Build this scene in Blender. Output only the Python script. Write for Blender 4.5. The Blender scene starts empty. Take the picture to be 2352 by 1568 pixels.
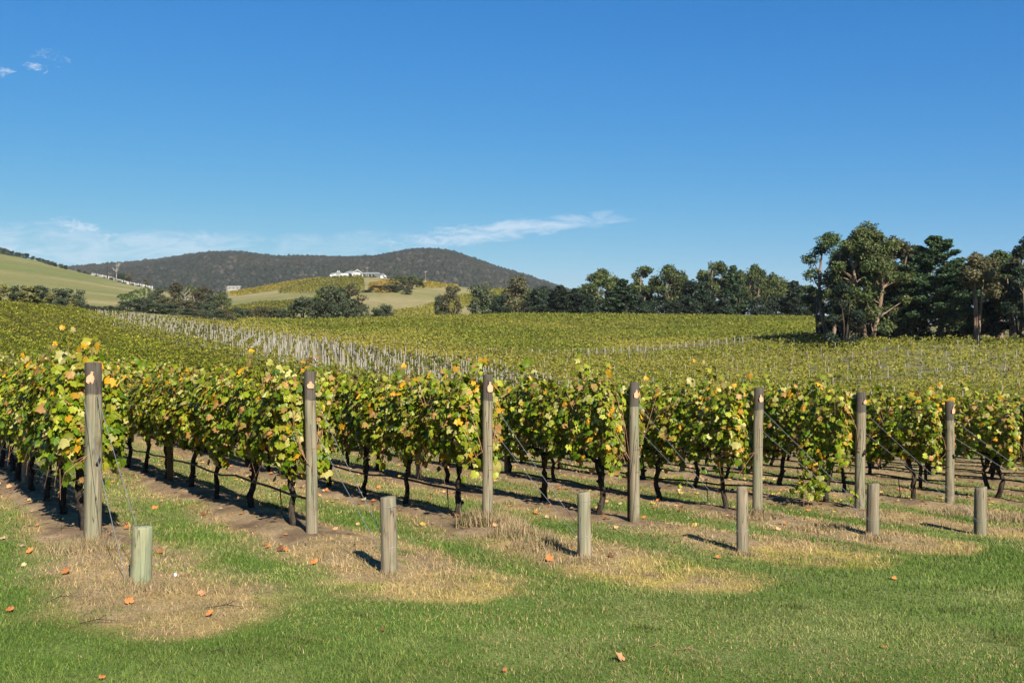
import bpy, math, random
import numpy as np
from mathutils import Vector
random.seed(7)
RNG = np.random.default_rng(7)
S = bpy.context.scene
C = S.collection
R = math.radians

# ---------------------------------------------------------------- camera, sky, sun, exposure
CZ = 1.583                      # eye height over the lawn
FPX, HX, HY = 2287.0, 1176.0, 784.0     # focal length and centre of the 2352 x 1568 photograph
cam_d = bpy.data.cameras.new('camera')
cam = bpy.data.objects.new('camera', cam_d); C.objects.link(cam)
cam_d.sensor_width = 36; cam_d.lens = 35.0
cam_d.clip_start = 0.1; cam_d.clip_end = 20000
cam.location = (0, 0, CZ); cam.rotation_euler = (R(90), 0, 0)
S.camera = cam
SUN_EL = R(34); SHX, SHY = -0.40, 0.917          # shadows fall towards (SHX, SHY)
sl = bpy.data.lights.new('sun', 'SUN'); sl.energy = 5.0; sl.angle = R(0.53); sl.color = (1, 0.91, 0.76)
so = bpy.data.objects.new('sun', sl); C.objects.link(so)
so.rotation_euler = Vector((-SHX*math.cos(SUN_EL), -SHY*math.cos(SUN_EL), math.sin(SUN_EL))).to_track_quat('Z', 'Y').to_euler()
world = bpy.data.worlds.new('World'); S.world = world; world.use_nodes = True
SKY_STRENGTH = 0.10
def build_world():
    nt = world.node_tree; N = nt.nodes; L = nt.links; N.clear()
    out = N.new('ShaderNodeOutputWorld'); bg = N.new('ShaderNodeBackground'); bg.inputs[1].default_value = SKY_STRENGTH
    sky = N.new('ShaderNodeTexSky'); sky.sky_type = 'NISHITA'; sky.sun_disc = False
    sky.sun_elevation = SUN_EL; sky.sun_rotation = math.atan2(-SHX, -SHY)
    sky.altitude = 300; sky.air_density = 1.0; sky.dust_density = 0.1; sky.ozone_density = 3.5
    # thin cirrus, fixed in direction: azimuth a = x/y, elevation e = z/y
    tc = N.new('ShaderNodeTexCoord'); sp = N.new('ShaderNodeSeparateXYZ'); L.new(tc.outputs['Generated'], sp.inputs[0])
    def M(op, a, b=None, c=None, clamp=False):
        n = N.new('ShaderNodeMath'); n.operation = op; n.use_clamp = clamp
        for i, v in enumerate((a, b, c)):
            if v is None: continue
            if isinstance(v, (int, float)): n.inputs[i].default_value = v
            else: L.new(v, n.inputs[i])
        return n.outputs[0]
    yy = M('MAXIMUM', sp.outputs[1], 0.02)
    a = M('DIVIDE', sp.outputs[0], yy); e = M('DIVIDE', sp.outputs[2], yy)
    cmb = N.new('ShaderNodeCombineXYZ'); L.new(a, cmb.inputs[0]); L.new(e, cmb.inputs[1])
    def noise(sc, sy, det, rot=0.0, dist=0.6):
        mp = N.new('ShaderNodeMapping'); L.new(cmb.outputs[0], mp.inputs[0])
        mp.inputs['Rotation'].default_value = (0, 0, rot); mp.inputs['Scale'].default_value = (sc, sc*sy, 1)
        n = N.new('ShaderNodeTexNoise'); n.inputs['Scale'].default_value = 1.0; n.inputs['Detail'].default_value = det
        n.inputs['Roughness'].default_value = 0.62; n.inputs['Distortion'].default_value = dist
        L.new(mp.outputs[0], n.inputs[0]); return n.outputs[0]
    def blob(ca, ce, ra, re, rot, lo, hi, amp, nz):
        da = M('SUBTRACT', a, ca); de = M('SUBTRACT', e, ce)
        c_, s_ = math.cos(rot), math.sin(rot)
        p = M('ADD', M('MULTIPLY', da, c_/ra), M('MULTIPLY', de, s_/ra))
        q = M('ADD', M('MULTIPLY', da, -s_/re), M('MULTIPLY', de, c_/re))
        r2 = M('ADD', M('MULTIPLY', p, p), M('MULTIPLY', q, q))
        f = M('SUBTRACT', 1.0, r2, clamp=True)
        v = M('ADD', M('MULTIPLY_ADD', f, 0.42, -.26), M('MULTIPLY', M('SUBTRACT', nz, 0.5), 1.7))
        v = M('MULTIPLY', M('DIVIDE', M('SUBTRACT', v, lo), hi-lo, clamp=True), amp)
        return M('MULTIPLY', v, M('MULTIPLY', f, 2.5, clamp=True))
    n1 = noise(24, 3.4, 8, 0.12, 1.0); n2 = noise(70, 1.9, 8, 0.1, 1.2)
    px = lambda x, y: ((x-HX)/FPX, (HY-y)/FPX)
    bl = []
    for (x, y, w, h, rot, amp, nz, lo, hi) in (
        (1160, 531, 310, 27, 0.13, 0.62, n1, -0.18, 0.28), (985, 551, 150, 20, 0.05, 0.55, n2, -0.12, 0.30), (1380, 505, 95, 24, 0.12, 0.45, n1, -0.12, 0.35), (1050, 535, 130, 22, 0.08, 0.5, n2, -0.1, 0.3),
        (185, 523, 95, 24, -0.25, 0.6, n2, -0.12, 0.30), (250, 570, 480, 50, 0.02, 0.50, n1, -0.16, 0.34), (60, 545, 280, 45, -0.05, 0.45, n1, -0.16, 0.34), (300, 553, 160, 22, 0.0, 0.4, n2, -.1, .3),
        (800, 560, 330, 34, 0.03, 0.28, n1, -0.14, 0.34),
        (80, 154, 42, 17, -0.25, 0.6, n2, 0.0, 0.30), (10, 165, 40, 17, 0.0, 0.5, n2, 0.0, 0.30), (118, 132, 70, 26, -0.25, 0.25, n2, 0.05, 0.4)):
        ca, ce = px(x, y); bl.append(blob(ca, ce, w/FPX, h/FPX, rot, lo, hi, amp, nz))
    v = bl[0]
    for b in bl[1:]: v = M('MAXIMUM', v, b)
    mix = N.new('ShaderNodeMix'); mix.data_type = 'RGBA'
    L.new(v, mix.inputs[0]); mix.inputs[7].default_value = (3.3, 3.75, 4.3, 1)
    # clear dry air: per channel contrast of the whole sky
    s3 = N.new('ShaderNodeSeparateColor'); L.new(sky.outputs[0], s3.inputs[0]); c3 = N.new('ShaderNodeCombineColor')
    for i, (p_, k_) in enumerate(((1.8, .38), (.88, .318))):
        L.new(M('MULTIPLY', M('POWER', M('MULTIPLY', s3.outputs[i], .1), p_), 10*k_), c3.inputs[i])
    L.new(M('MULTIPLY', M('SUBTRACT', 1.0, M('EXPONENT', M('MULTIPLY', M('POWER', M('MULTIPLY', s3.outputs[2], .1/.35), 1.6), -1.0))), 3.42), c3.inputs[2])
    L.new(c3.outputs[0], mix.inputs[6])
    L.new(mix.outputs[2], bg.inputs[0]); L.new(bg.outputs[0], out.inputs[0])
build_world()
S.view_settings.view_transform = 'Standard'; S.view_settings.look = 'None'
S.view_settings.exposure = 1.15; S.view_settings.gamma = 1.0; S.view_settings.use_curve_mapping = False
S.render.engine = 'CYCLES'
S.cycles.max_bounces = 5; S.cycles.diffuse_bounces = 2; S.cycles.transmission_bounces = 3; S.cycles.volume_bounces = 0
S.cycles.use_denoising = True; S.cycles.denoiser = 'OPENIMAGEDENOISE'

# ---------------------------------------------------------------- helpers
ALB = 0.68      # every base colour below is written for exposure 0.6 and brought down to its real-world value here
def tag(o, label=None, cat=None, group=None, kind=None):
    if label: o['label'] = label
    if cat: o['category'] = cat
    if group: o['group'] = group
    if kind: o['kind'] = kind
    return o
def mesh_np(name, V, F, col=None, smooth=False, mat=None, mats=None, midx=None):
    """V (n,3); F (m,k) one face size; col (n,3) per vertex."""
    me = bpy.data.meshes.new(name)
    V = np.asarray(V, np.float32); F = np.asarray(F, np.int32); m, k = F.shape
    me.vertices.add(len(V)); me.vertices.foreach_set('co', V.ravel())
    me.loops.add(m*k); me.loops.foreach_set('vertex_index', F.ravel())
    me.polygons.add(m); me.polygons.foreach_set('loop_start', np.arange(0, m*k, k, dtype=np.int32))
    if midx is not None: me.polygons.foreach_set('material_index', np.asarray(midx, np.int32))
    me.update(calc_edges=True)
    if smooth: me.polygons.foreach_set('use_smooth', np.ones(m, bool))
    if col is not None:
        a = me.color_attributes.new('Col', 'FLOAT_COLOR', 'POINT')
        c4 = np.ones((len(V), 4), np.float32); c4[:, :3] = np.asarray(col)*ALB; a.data.foreach_set('color', c4.ravel())
    for mm in (mats or ([mat] if mat else [])): me.materials.append(mm)
    return me
def link(name, me, parent=None, loc=(0, 0, 0), rz=0.0):
    o = bpy.data.objects.new(name, me); C.objects.link(o); o.location = loc; o.rotation_euler = (0, 0, rz)
    if parent: o.parent = parent
    return o
def empty(name, loc, rz=0.0):
    o = bpy.data.objects.new(name, None); C.objects.link(o); o.location = loc; o.rotation_euler = (0, 0, rz); o.empty_display_size = 0.2
    return o
class MB:
    def __init__(s): s.v = []; s.f = []
    def add(s, v, f):
        b = len(s.v); s.v += [tuple(p) for p in v]; s.f += [tuple(b+i for i in q) for q in f]
    def box(s, x0, x1, y0, y1, z0, z1):
        s.add([(x0,y0,z0),(x1,y0,z0),(x1,y1,z0),(x0,y1,z0),(x0,y0,z1),(x1,y0,z1),(x1,y1,z1),(x0,y1,z1)],
              [(0,3,2,1),(4,5,6,7),(0,1,5,4),(1,2,6,5),(2,3,7,6),(3,0,4,7)])
    def tube(s, pts, rad, n=6, cap=True):
        pts = [Vector(p) for p in pts]; rings = []
        for i, p in enumerate(pts):
            d = (pts[min(i+1, len(pts)-1)]-pts[max(i-1, 0)])
            d = d.normalized() if d.length > 1e-9 else Vector((0, 0, 1))
            a = d.cross(Vector((0, 0, 1)) if abs(d.z) < .9 else Vector((1, 0, 0))).normalized(); b = d.cross(a)
            r = rad[i] if hasattr(rad, '__len__') else rad
            rings.append([p+(a*math.cos(2*math.pi*j/n)+b*math.sin(2*math.pi*j/n))*r for j in range(n)])
        v = [q for ring in rings for q in ring]; f = []
        for i in range(len(pts)-1):
            for j in range(n): f.append((i*n+j, i*n+(j+1) % n, (i+1)*n+(j+1) % n, (i+1)*n+j))
        if cap: f.append(tuple(range(n-1, -1, -1))); f.append(tuple((len(pts)-1)*n+j for j in range(n)))
        s.add(v, f)
    def mesh(s, name, mat, smooth=False):
        me = bpy.data.meshes.new(name); me.from_pydata(s.v, [], s.f); me.update()
        me.materials.append(mat)
        if smooth: me.polygons.foreach_set('use_smooth', np.ones(len(s.f), bool))
        return me
    def build(s, name, mat, parent=None, smooth=False, loc=(0, 0, 0), rz=0):
        return link(name, s.mesh(name, mat, smooth), parent, loc, rz)
# numpy value noise
def _h(ix, iy, seed):
    n = (ix.astype(np.int64)*374761393+iy.astype(np.int64)*668265263+seed*1442695041) & 0xffffffff
    n = ((n ^ (n >> 13))*1274126177) & 0xffffffff
    return ((n ^ (n >> 16)) & 0xffff)/65535.0
def vnoise(x, y, seed=0):
    ix, iy = np.floor(x), np.floor(y); fx, fy = x-ix, y-iy
    fx = fx*fx*(3-2*fx); fy = fy*fy*(3-2*fy)
    a, b, c, d = _h(ix, iy, seed), _h(ix+1, iy, seed), _h(ix, iy+1, seed), _h(ix+1, iy+1, seed)
    return (a*(1-fx)+b*fx)*(1-fy)+(c*(1-fx)+d*fx)*fy
def fbm(x, y, seed=0, oc=4):
    t = 0; a = .5; s = 0
    for o in range(oc): t = t+a*vnoise(x*2**o, y*2**o, seed+o); s += a; a *= .5
    return t/s

# ---------------------------------------------------------------- materials
def newmat(name):
    m = bpy.data.materials.new(name); m.use_nodes = True; nt = m.node_tree; nt.nodes.clear()
    return m, nt.nodes, nt.links
def leaf_mat(name, transl=0.35, rough=0.55, spec=0.3, attr=True, col=(.1, .2, .02), vary=0.0):
    m, N, L = newmat(name); col = tuple(v*ALB for v in col)
    out = N.new('ShaderNodeOutputMaterial'); p = N.new('ShaderNodeBsdfPrincipled'); t = N.new('ShaderNodeBsdfTranslucent'); mx = N.new('ShaderNodeMixShader')
    p.inputs['Roughness'].default_value = rough; p.inputs['Specular IOR Level'].default_value = spec
    if attr:
        a = N.new('ShaderNodeAttribute'); a.attribute_name = 'Col'; c = a.outputs['Color']
    else:
        a = N.new('ShaderNodeRGB'); a.outputs[0].default_value = (*col, 1); c = a.outputs[0]
    if vary:
        oi = N.new('ShaderNodeObjectInfo'); hs = N.new('ShaderNodeHueSaturation')
        mr = N.new('ShaderNodeMapRange'); mr.inputs[3].default_value = 1-vary; mr.inputs[4].default_value = 1+vary
        L.new(oi.outputs['Random'], mr.inputs[0]); L.new(mr.outputs[0], hs.inputs['Value']); L.new(c, hs.inputs['Color']); c = hs.outputs[0]
    L.new(c, p.inputs['Base Color']); L.new(c, t.inputs[0])
    mx.inputs[0].default_value = transl; L.new(p.outputs[0], mx.inputs[1]); L.new(t.outputs[0], mx.inputs[2]); L.new(mx.outputs[0], out.inputs[0])
    return m
def noisy(name, c1, c2, scale=5.0, rough=0.85, bump=0.0, stretch=(1, 1, 1), det=6, spec=0.2, c3=None, lo=.35, hi=.65):
    m, N, L = newmat(name); c1 = tuple(v*ALB for v in c1); c2 = tuple(v*ALB for v in c2)
    out = N.new('ShaderNodeOutputMaterial'); p = N.new('ShaderNodeBsdfPrincipled'); L.new(p.outputs[0], out.inputs[0])
    p.inputs['Roughness'].default_value = rough; p.inputs['Specular IOR Level'].default_value = spec
    tc = N.new('ShaderNodeTexCoord'); mp = N.new('ShaderNodeMapping'); mp.inputs['Scale'].default_value = stretch
    L.new(tc.outputs['Object'], mp.inputs[0]); n = N.new('ShaderNodeTexNoise'); n.inputs['Scale'].default_value = scale; n.inputs['Detail'].default_value = det
    L.new(mp.outputs[0], n.inputs[0])
    cr = N.new('ShaderNodeValToRGB'); cr.color_ramp.elements[0].position = lo; cr.color_ramp.elements[1].position = hi
    cr.color_ramp.elements[0].color = (*c1, 1); cr.color_ramp.elements[1].color = (*c2, 1)
    if c3: e = cr.color_ramp.elements.new((lo+hi)/2); e.color = (*c3, 1)
    L.new(n.outputs[0], cr.inputs[0]); L.new(cr.outputs[0], p.inputs['Base Color'])
    if bump:
        b = N.new('ShaderNodeBump'); b.inputs['Strength'].default_value = bump; b.inputs['Distance'].default_value = 0.02
        L.new(n.outputs[0], b.inputs['Height']); L.new(b.outputs[0], p.inputs['Normal'])
    return m
def plain(name, col, rough=0.6, metal=0.0, spec=.4):
    m, N, L = newmat(name); col = tuple(v*ALB for v in col); out = N.new('ShaderNodeOutputMaterial'); p = N.new('ShaderNodeBsdfPrincipled'); L.new(p.outputs[0], out.inputs[0])
    p.inputs['Base Color'].default_value = (*col, 1); p.inputs['Roughness'].default_value = rough; p.inputs['Metallic'].default_value = metal
    p.inputs['Specular IOR Level'].default_value = spec
    return m
def post_mat(name, body_a, body_b, green, top, ztop):
    """weathered treated pine: vertical grain, drying cracks, green copper stain, a greyer top"""
    m, N, L = newmat(name); body_a, body_b, green, top = [tuple(v*ALB for v in q) for q in (body_a, body_b, green, top)]
    out = N.new('ShaderNodeOutputMaterial'); p = N.new('ShaderNodeBsdfPrincipled'); L.new(p.outputs[0], out.inputs[0])
    p.inputs['Roughness'].default_value = .85; p.inputs['Specular IOR Level'].default_value = .15
    tc = N.new('ShaderNodeTexCoord'); oi = N.new('ShaderNodeObjectInfo')
    ad = N.new('ShaderNodeVectorMath'); ad.operation = 'MULTIPLY_ADD'; cb = N.new('ShaderNodeCombineXYZ')
    for i in range(3): L.new(oi.outputs['Random'], cb.inputs[i])
    L.new(cb.outputs[0], ad.inputs[0]); ad.inputs[1].default_value = (37, 19, 53); L.new(tc.outputs['Object'], ad.inputs[2])
    def nz(scale, st, det=5, rough=.6):
        mp = N.new('ShaderNodeMapping'); mp.inputs['Scale'].default_value = st; L.new(ad.outputs[0], mp.inputs[0])
        n = N.new('ShaderNodeTexNoise'); n.inputs['Scale'].default_value = scale; n.inputs['Detail'].default_value = det; n.inputs['Roughness'].default_value = rough
        L.new(mp.outputs[0], n.inputs[0]); return n.outputs[0]
    def ramp(v, a, b, ca, cb_):
        r = N.new('ShaderNodeValToRGB'); r.color_ramp.elements[0].position = a; r.color_ramp.elements[1].position = b
        r.color_ramp.elements[0].color = (*ca, 1); r.color_ramp.elements[1].color = (*cb_, 1); L.new(v, r.inputs[0]); return r.outputs[0]
    def mix(f, a, b, mode='MIX'):
        x = N.new('ShaderNodeMix'); x.data_type = 'RGBA'; x.blend_type = mode
        if isinstance(f, float): x.inputs[0].default_value = f
        else: L.new(f, x.inputs[0])
        L.new(a, x.inputs[6]) if not isinstance(a, tuple) else setattr(x.inputs[6], 'default_value', (*a, 1))
        L.new(b, x.inputs[7]) if not isinstance(b, tuple) else setattr(x.inputs[7], 'default_value', (*b, 1))
        return x.outputs[2]
    grain = nz(40, (1, 1, .05)); c = ramp(grain, .35, .65, body_a, body_b)
    g = ramp(nz(3.0, (2, 2, .6), 4), .45, .80, (0, 0, 0), (.7, .7, .7)); c = mix(g, c, green)
    sp = N.new('ShaderNodeSeparateXYZ'); L.new(tc.outputs['Object'], sp.inputs[0])
    mr = N.new('ShaderNodeMapRange'); mr.inputs[1].default_value = ztop-.012; mr.inputs[2].default_value = ztop+.012; L.new(sp.outputs[2], mr.inputs[0])
    tn = ramp(nz(25, (1, 1, .12)), .3, .7, tuple(v*.55 for v in top), top); c = mix(mr.outputs[0], c, tn)
    crack = ramp(nz(11, (1.3, 1.3, .055), 2, .5), .455, .485, (1, 1, 1), (1, 1, 1))
    cn = nz(11, (1.3, 1.3, .05), 2, .5)
    ab = N.new('ShaderNodeMath'); ab.operation = 'SUBTRACT'; L.new(cn, ab.inputs[0]); ab.inputs[1].default_value = .5
    aa = N.new('ShaderNodeMath'); aa.operation = 'ABSOLUTE'; L.new(ab.outputs[0], aa.inputs[0])
    ck = ramp(aa.outputs[0], .002, .009, (.30, .27, .24), (1, 1, 1)); c = mix(1.0, c, ck, 'MULTIPLY')
    st = ramp(nz(6, (1, 1, .5), 6), .28, .42, (.55, .5, .45), (1, 1, 1)); c = mix(1.0, c, st, 'MULTIPLY')
    hv = N.new('ShaderNodeHueSaturation'); rv = N.new('ShaderNodeMapRange'); L.new(oi.outputs['Random'], rv.inputs[0]); rv.inputs[3].default_value = .86; rv.inputs[4].default_value = 1.18; L.new(rv.outputs[0], hv.inputs['Value']); L.new(c, hv.inputs['Color']); c = hv.outputs[0]
    L.new(c, p.inputs['Base Color'])
    b = N.new('ShaderNodeBump'); b.inputs['Strength'].default_value = .5; b.inputs['Distance'].default_value = .006
    L.new(ck, b.inputs['Height']); b2 = N.new('ShaderNodeBump'); b2.inputs['Strength'].default_value = .3; b2.inputs['Distance'].default_value = .004
    L.new(grain, b2.inputs['Height']); L.new(b.outputs[0], b2.inputs['Normal']); L.new(b2.outputs[0], p.inputs['Normal'])
    return m
def ground_mat():
    m, N, L = newmat('ground'); out = N.new('ShaderNodeOutputMaterial'); p = N.new('ShaderNodeBsdfPrincipled'); L.new(p.outputs[0], out.inputs[0])
    p.inputs['Roughness'].default_value = .95; p.inputs['Specular IOR Level'].default_value = .1
    a = N.new('ShaderNodeAttribute'); a.attribute_name = 'Col'; tc = N.new('ShaderNodeTexCoord')
    n = N.new('ShaderNodeTexNoise'); n.inputs['Scale'].default_value = 30; n.inputs['Detail'].default_value = 8; n.inputs['Roughness'].default_value = .7
    n2 = N.new('ShaderNodeTexNoise'); n2.inputs['Scale'].default_value = .25; n2.inputs['Detail'].default_value = 8; n2.inputs['Roughness'].default_value = .65
    L.new(tc.outputs['Object'], n.inputs[0]); L.new(tc.outputs['Object'], n2.inputs[0])
    r = N.new('ShaderNodeMapRange'); r.inputs[1].default_value = .3; r.inputs[2].default_value = .7; r.inputs[3].default_value = .6; r.inputs[4].default_value = 1.35
    L.new(n.outputs[0], r.inputs[0]); r2 = N.new('ShaderNodeMapRange'); r2.inputs[1].default_value = .3; r2.inputs[2].default_value = .7; r2.inputs[3].default_value = .82; r2.inputs[4].default_value = 1.18
    L.new(n2.outputs[0], r2.inputs[0]); mu = N.new('ShaderNodeMath'); mu.operation = 'MULTIPLY'; L.new(r.outputs[0], mu.inputs[0]); L.new(r2.outputs[0], mu.inputs[1])
    v = N.new('ShaderNodeVectorMath'); v.operation = 'SCALE'; L.new(a.outputs['Color'], v.inputs[0]); L.new(mu.outputs[0], v.inputs[3]); L.new(v.outputs[0], p.inputs['Base Color'])
    b = N.new('ShaderNodeBump'); b.inputs['Strength'].default_value = .6; b.inputs['Distance'].default_value = .02; L.new(n.outputs[0], b.inputs['Height']); L.new(b.outputs[0], p.inputs['Normal'])
    return m
M_GROUND = ground_mat()
M_LEAF = leaf_mat('vine_leaf', .38, .45, .35)
M_FIELD = leaf_mat('field_vine_leaf', .25, .6, .2)
M_GRASS = leaf_mat('grass_blade', .25, .6, .25)
M_TREE = leaf_mat('tree_leaf', .15, .6, .25, vary=.18)
M_BARK_VINE = noisy('vine_bark', (.018, .013, .010), (.075, .058, .045), 30, .95, .9, (1, 1, .3))
M_CANE = noisy('cane', (.20, .09, .05), (.40, .24, .15), 20, .7)
M_POST = post_mat('post_wood', (.22, .185, .125), (.40, .345, .24), (.20, .26, .165), (.155, .135, .11), 1.55)
M_STUMP = post_mat('stay_post_wood', (.19, .155, .11), (.37, .31, .22), (.20, .25, .165), (.28, .24, .18), 5.0)
M_STUMP_G = post_mat('green_stay_post_wood', (.24, .26, .16), (.36, .35, .22), (.21, .33, .22), (.28, .24, .18), 5.0)
M_POST_B = noisy('brown_post_wood', (.10, .06, .03), (.21, .14, .07), 30, .9, .3, (1, 1, .1))
M_PALE = noisy('pale_post_wood', (.26, .235, .20), (.44, .41, .35), 20, .9, .2, (1, 1, .15))
M_GUARD = plain('white_vine_guard', (.55, .55, .56), .5)
M_WIRE = plain('galvanised_wire', (.42, .44, .46), .45, .5)
M_WIRE_D = plain('rusty_wire', (.06, .05, .045), .7, .2)
M_DRIP = plain('black_polythene', (.012, .012, .013), .45)
M_TAG = plain('peach_plastic_tag', (.80, .44, .27), .5)
M_RUST = noisy('rusty_steel', (.10, .03, .012), (.24, .08, .03), 25, .85, .4)
M_BARK = noisy('gum_bark', (.12, .075, .05), (.40, .29, .21), 1.6, .9, .3, (1, 1, .25))
M_BARK_D = noisy('dark_bark', (.03, .023, .018), (.09, .07, .055), 2.5, .95, .3, (1, 1, .3))
M_DEAD = noisy('dead_wood', (.28, .25, .23), (.48, .45, .42), 2, .9, .2)

# ---------------------------------------------------------------- terrain
PA, PB = -0.031, -0.059           # gentle fall of the near ground: z = PA x + PB y
CANOPY = 1.6
cols = {                          # photo column: (depth, height in the picture, 'c' canopy top / 'g' bare ground)
 -700: [(30,845,'c'),(60,760,'c'),(160,660,'c'),(200,690,'g'),(400,600,'g'),(850,520,'g'),(1000,560,'g'),(1500,690,'g')],
 0:   [(30,862,'c'),(45,825,'c'),(80,772,'c'),(120,726,'c'),(160,692,'c'),(185,712,'g'),(250,708,'g'),(330,700,'g'),(420,680,'g'),(860,577,'g'),(960,600,'g'),(1400,690,'g')],
 120: [(30,866,'c'),(45,832,'c'),(80,781,'c'),(120,738,'c'),(170,702,'c'),(200,718,'g'),(260,714,'g'),(340,704,'g'),(430,688,'g'),(820,601,'g'),(920,622,'g'),(1400,690,'g')],
 240: [(30,870,'c'),(45,840,'c'),(80,794,'c'),(120,756,'c'),(180,713,'c'),(205,728,'g'),(270,722,'g'),(350,712,'g'),(430,698,'g'),(760,636,'g'),(860,654,'g'),(1400,690,'g')],
 350: [(30,875,'c'),(45,850,'c'),(80,808,'c'),(120,765,'c'),(190,722,'c'),(220,735,'g'),(290,726,'g'),(370,714,'g'),(450,700,'g'),(700,664,'g'),(820,678,'g'),(1400,692,'g')],
 500: [(25,886,'c'),(40,872,'c'),(60,843,'c'),(90,802,'c'),(115,775,'c'),(150,752,'c'),(200,734,'c'),(230,728,'c'),(260,746,'g'),(350,732,'g'),(500,706,'g'),(700,682,'g'),(820,680,'g'),(1400,690,'g')],
 600: [(25,890,'c'),(40,882,'c'),(60,857,'c'),(85,822,'c'),(115,786,'c'),(150,760,'c'),(200,738,'c'),(228,731,'c'),(260,746,'g'),(350,734,'g'),(450,712,'g'),(600,682,'g'),(740,660,'g'),(850,672,'g'),(1400,692,'g')],
 700: [(25,895,'c'),(40,892,'c'),(55,874,'c'),(75,840,'c'),(110,802,'c'),(150,770,'c'),(200,741,'c'),(230,732,'c'),(260,746,'g'),(350,736,'g'),(430,716,'g'),(600,668,'g'),(735,638,'g'),(850,656,'g'),(1400,695,'g')],
 800: [(25,900,'c'),(40,898,'c'),(55,880,'c'),(70,853,'c'),(105,808,'c'),(150,770,'c'),(200,739,'c'),(232,729,'c'),(260,745,'g'),(350,736,'g'),(430,714,'g'),(600,662,'g'),(735,632,'g'),(850,652,'g'),(1400,698,'g')],
 900: [(25,903,'c'),(40,903,'c'),(55,886,'c'),(68,865,'c'),(105,808,'c'),(150,768,'c'),(200,736,'c'),(235,726,'c'),(265,744,'g'),(350,735,'g'),(430,710,'g'),(600,658,'g'),(735,633,'g'),(850,652,'g'),(1400,700,'g')],
 1040:[(25,908,'c'),(42,908,'c'),(60,886,'c'),(80,858,'c'),(110,816,'c'),(130,790,'c'),(190,742,'c'),(242,721,'c'),(270,740,'g'),(350,732,'g'),(450,708,'g'),(600,680,'g'),(735,656,'g'),(850,668,'g'),(1400,712,'g')],
 1200:[(25,913,'c'),(45,911,'c'),(62,890,'c'),(85,862,'c'),(115,820,'c'),(127,806,'c'),(180,760,'c'),(250,716,'c'),(285,736,'g'),(350,738,'g'),(450,716,'g'),(700,666,'g'),(820,680,'g'),(1400,730,'g')],
 1400:[(30,922,'c'),(50,908,'c'),(70,886,'c'),(100,846,'c'),(132,810,'c'),(150,798,'c'),(200,755,'c'),(260,716,'c'),(300,738,'g'),(500,740,'g'),(1000,745,'g'),(1400,750,'g')],
 1650:[(30,930,'c'),(50,914,'c'),(80,878,'c'),(120,823,'c'),(155,786,'c'),(170,776,'c'),(205,752,'c'),(260,721,'c'),(300,740,'g'),(1000,750,'g')],
 1900:[(30,938,'c'),(50,925,'c'),(80,880,'c'),(120,810,'c'),(150,768,'c'),(175,756,'c'),(230,735,'c'),(265,724,'c'),(300,740,'g'),(1000,752,'g')],
 2100:[(30,944,'c'),(48,930,'c'),(75,880,'c'),(105,815,'c'),(133,766,'c'),(160,766,'g'),(250,748,'g'),(400,748,'g'),(1000,752,'g')],
 2352:[(30,950,'c'),(45,938,'c'),(70,882,'c'),(100,812,'c'),(125,769,'c'),(150,768,'g'),(250,744,'g'),(400,744,'g'),(1000,750,'g')],
 3100:[(30,975,'c'),(45,940,'c'),(70,880,'c'),(110,810,'c'),(150,775,'g'),(250,744,'g'),(400,744,'g'),(1000,750,'g')],
}
CU = np.array(sorted(cols)); UU = (CU-HX)/FPX
LD = np.linspace(math.log(4), math.log(4000), 260)
tab = []
for cpx in CU:
    u = (cpx-HX)/FPX; ds, zs = [], []
    for d in (2, 6, 12, 19): ds.append(d); zs.append((PA*u+PB)*d)
    for d, py, k in cols[int(cpx)]: ds.append(d); zs.append(CZ-(py-HY)/FPX*d-(CANOPY if k == 'c' else 0))
    zl = zs[-1]; ds += [2000, 4200]; zs += [zl+2, zl-5]
    tab.append(np.interp(np.exp(LD), ds, zs))
tab = np.array(tab)
UG = np.linspace(UU[0], UU[-1], 240)
T = np.array([np.interp(UG, UU, tab[:, j]) for j in range(len(LD))]).T      # (u, logd)
def smooth(A, ax, sig):
    r = int(3*sig)+1; k = np.exp(-.5*(np.arange(-r, r+1)/sig)**2); k /= k.sum()
    return np.apply_along_axis(lambda v: np.convolve(np.pad(v, r, 'edge'), k, 'valid'), ax, A)
T = smooth(smooth(T, 0, 3.2), 1, 1.3)
Tn = T
def row_ts(x, y):
    X, Y = x-P0[0], y-P0[1]
    return X*NX+Y*NY, X*RX+Y*RY
KMAX = 12
TH = -0.558; RX, RY = math.sin(TH), math.cos(TH); NX, NY = RY, -RX
P0 = (-4.116, 9.83); DX, DY = 1.903, 1.130; RSP = DX*NX+DY*NY; RS0 = DX*RX+DY*RY
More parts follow.
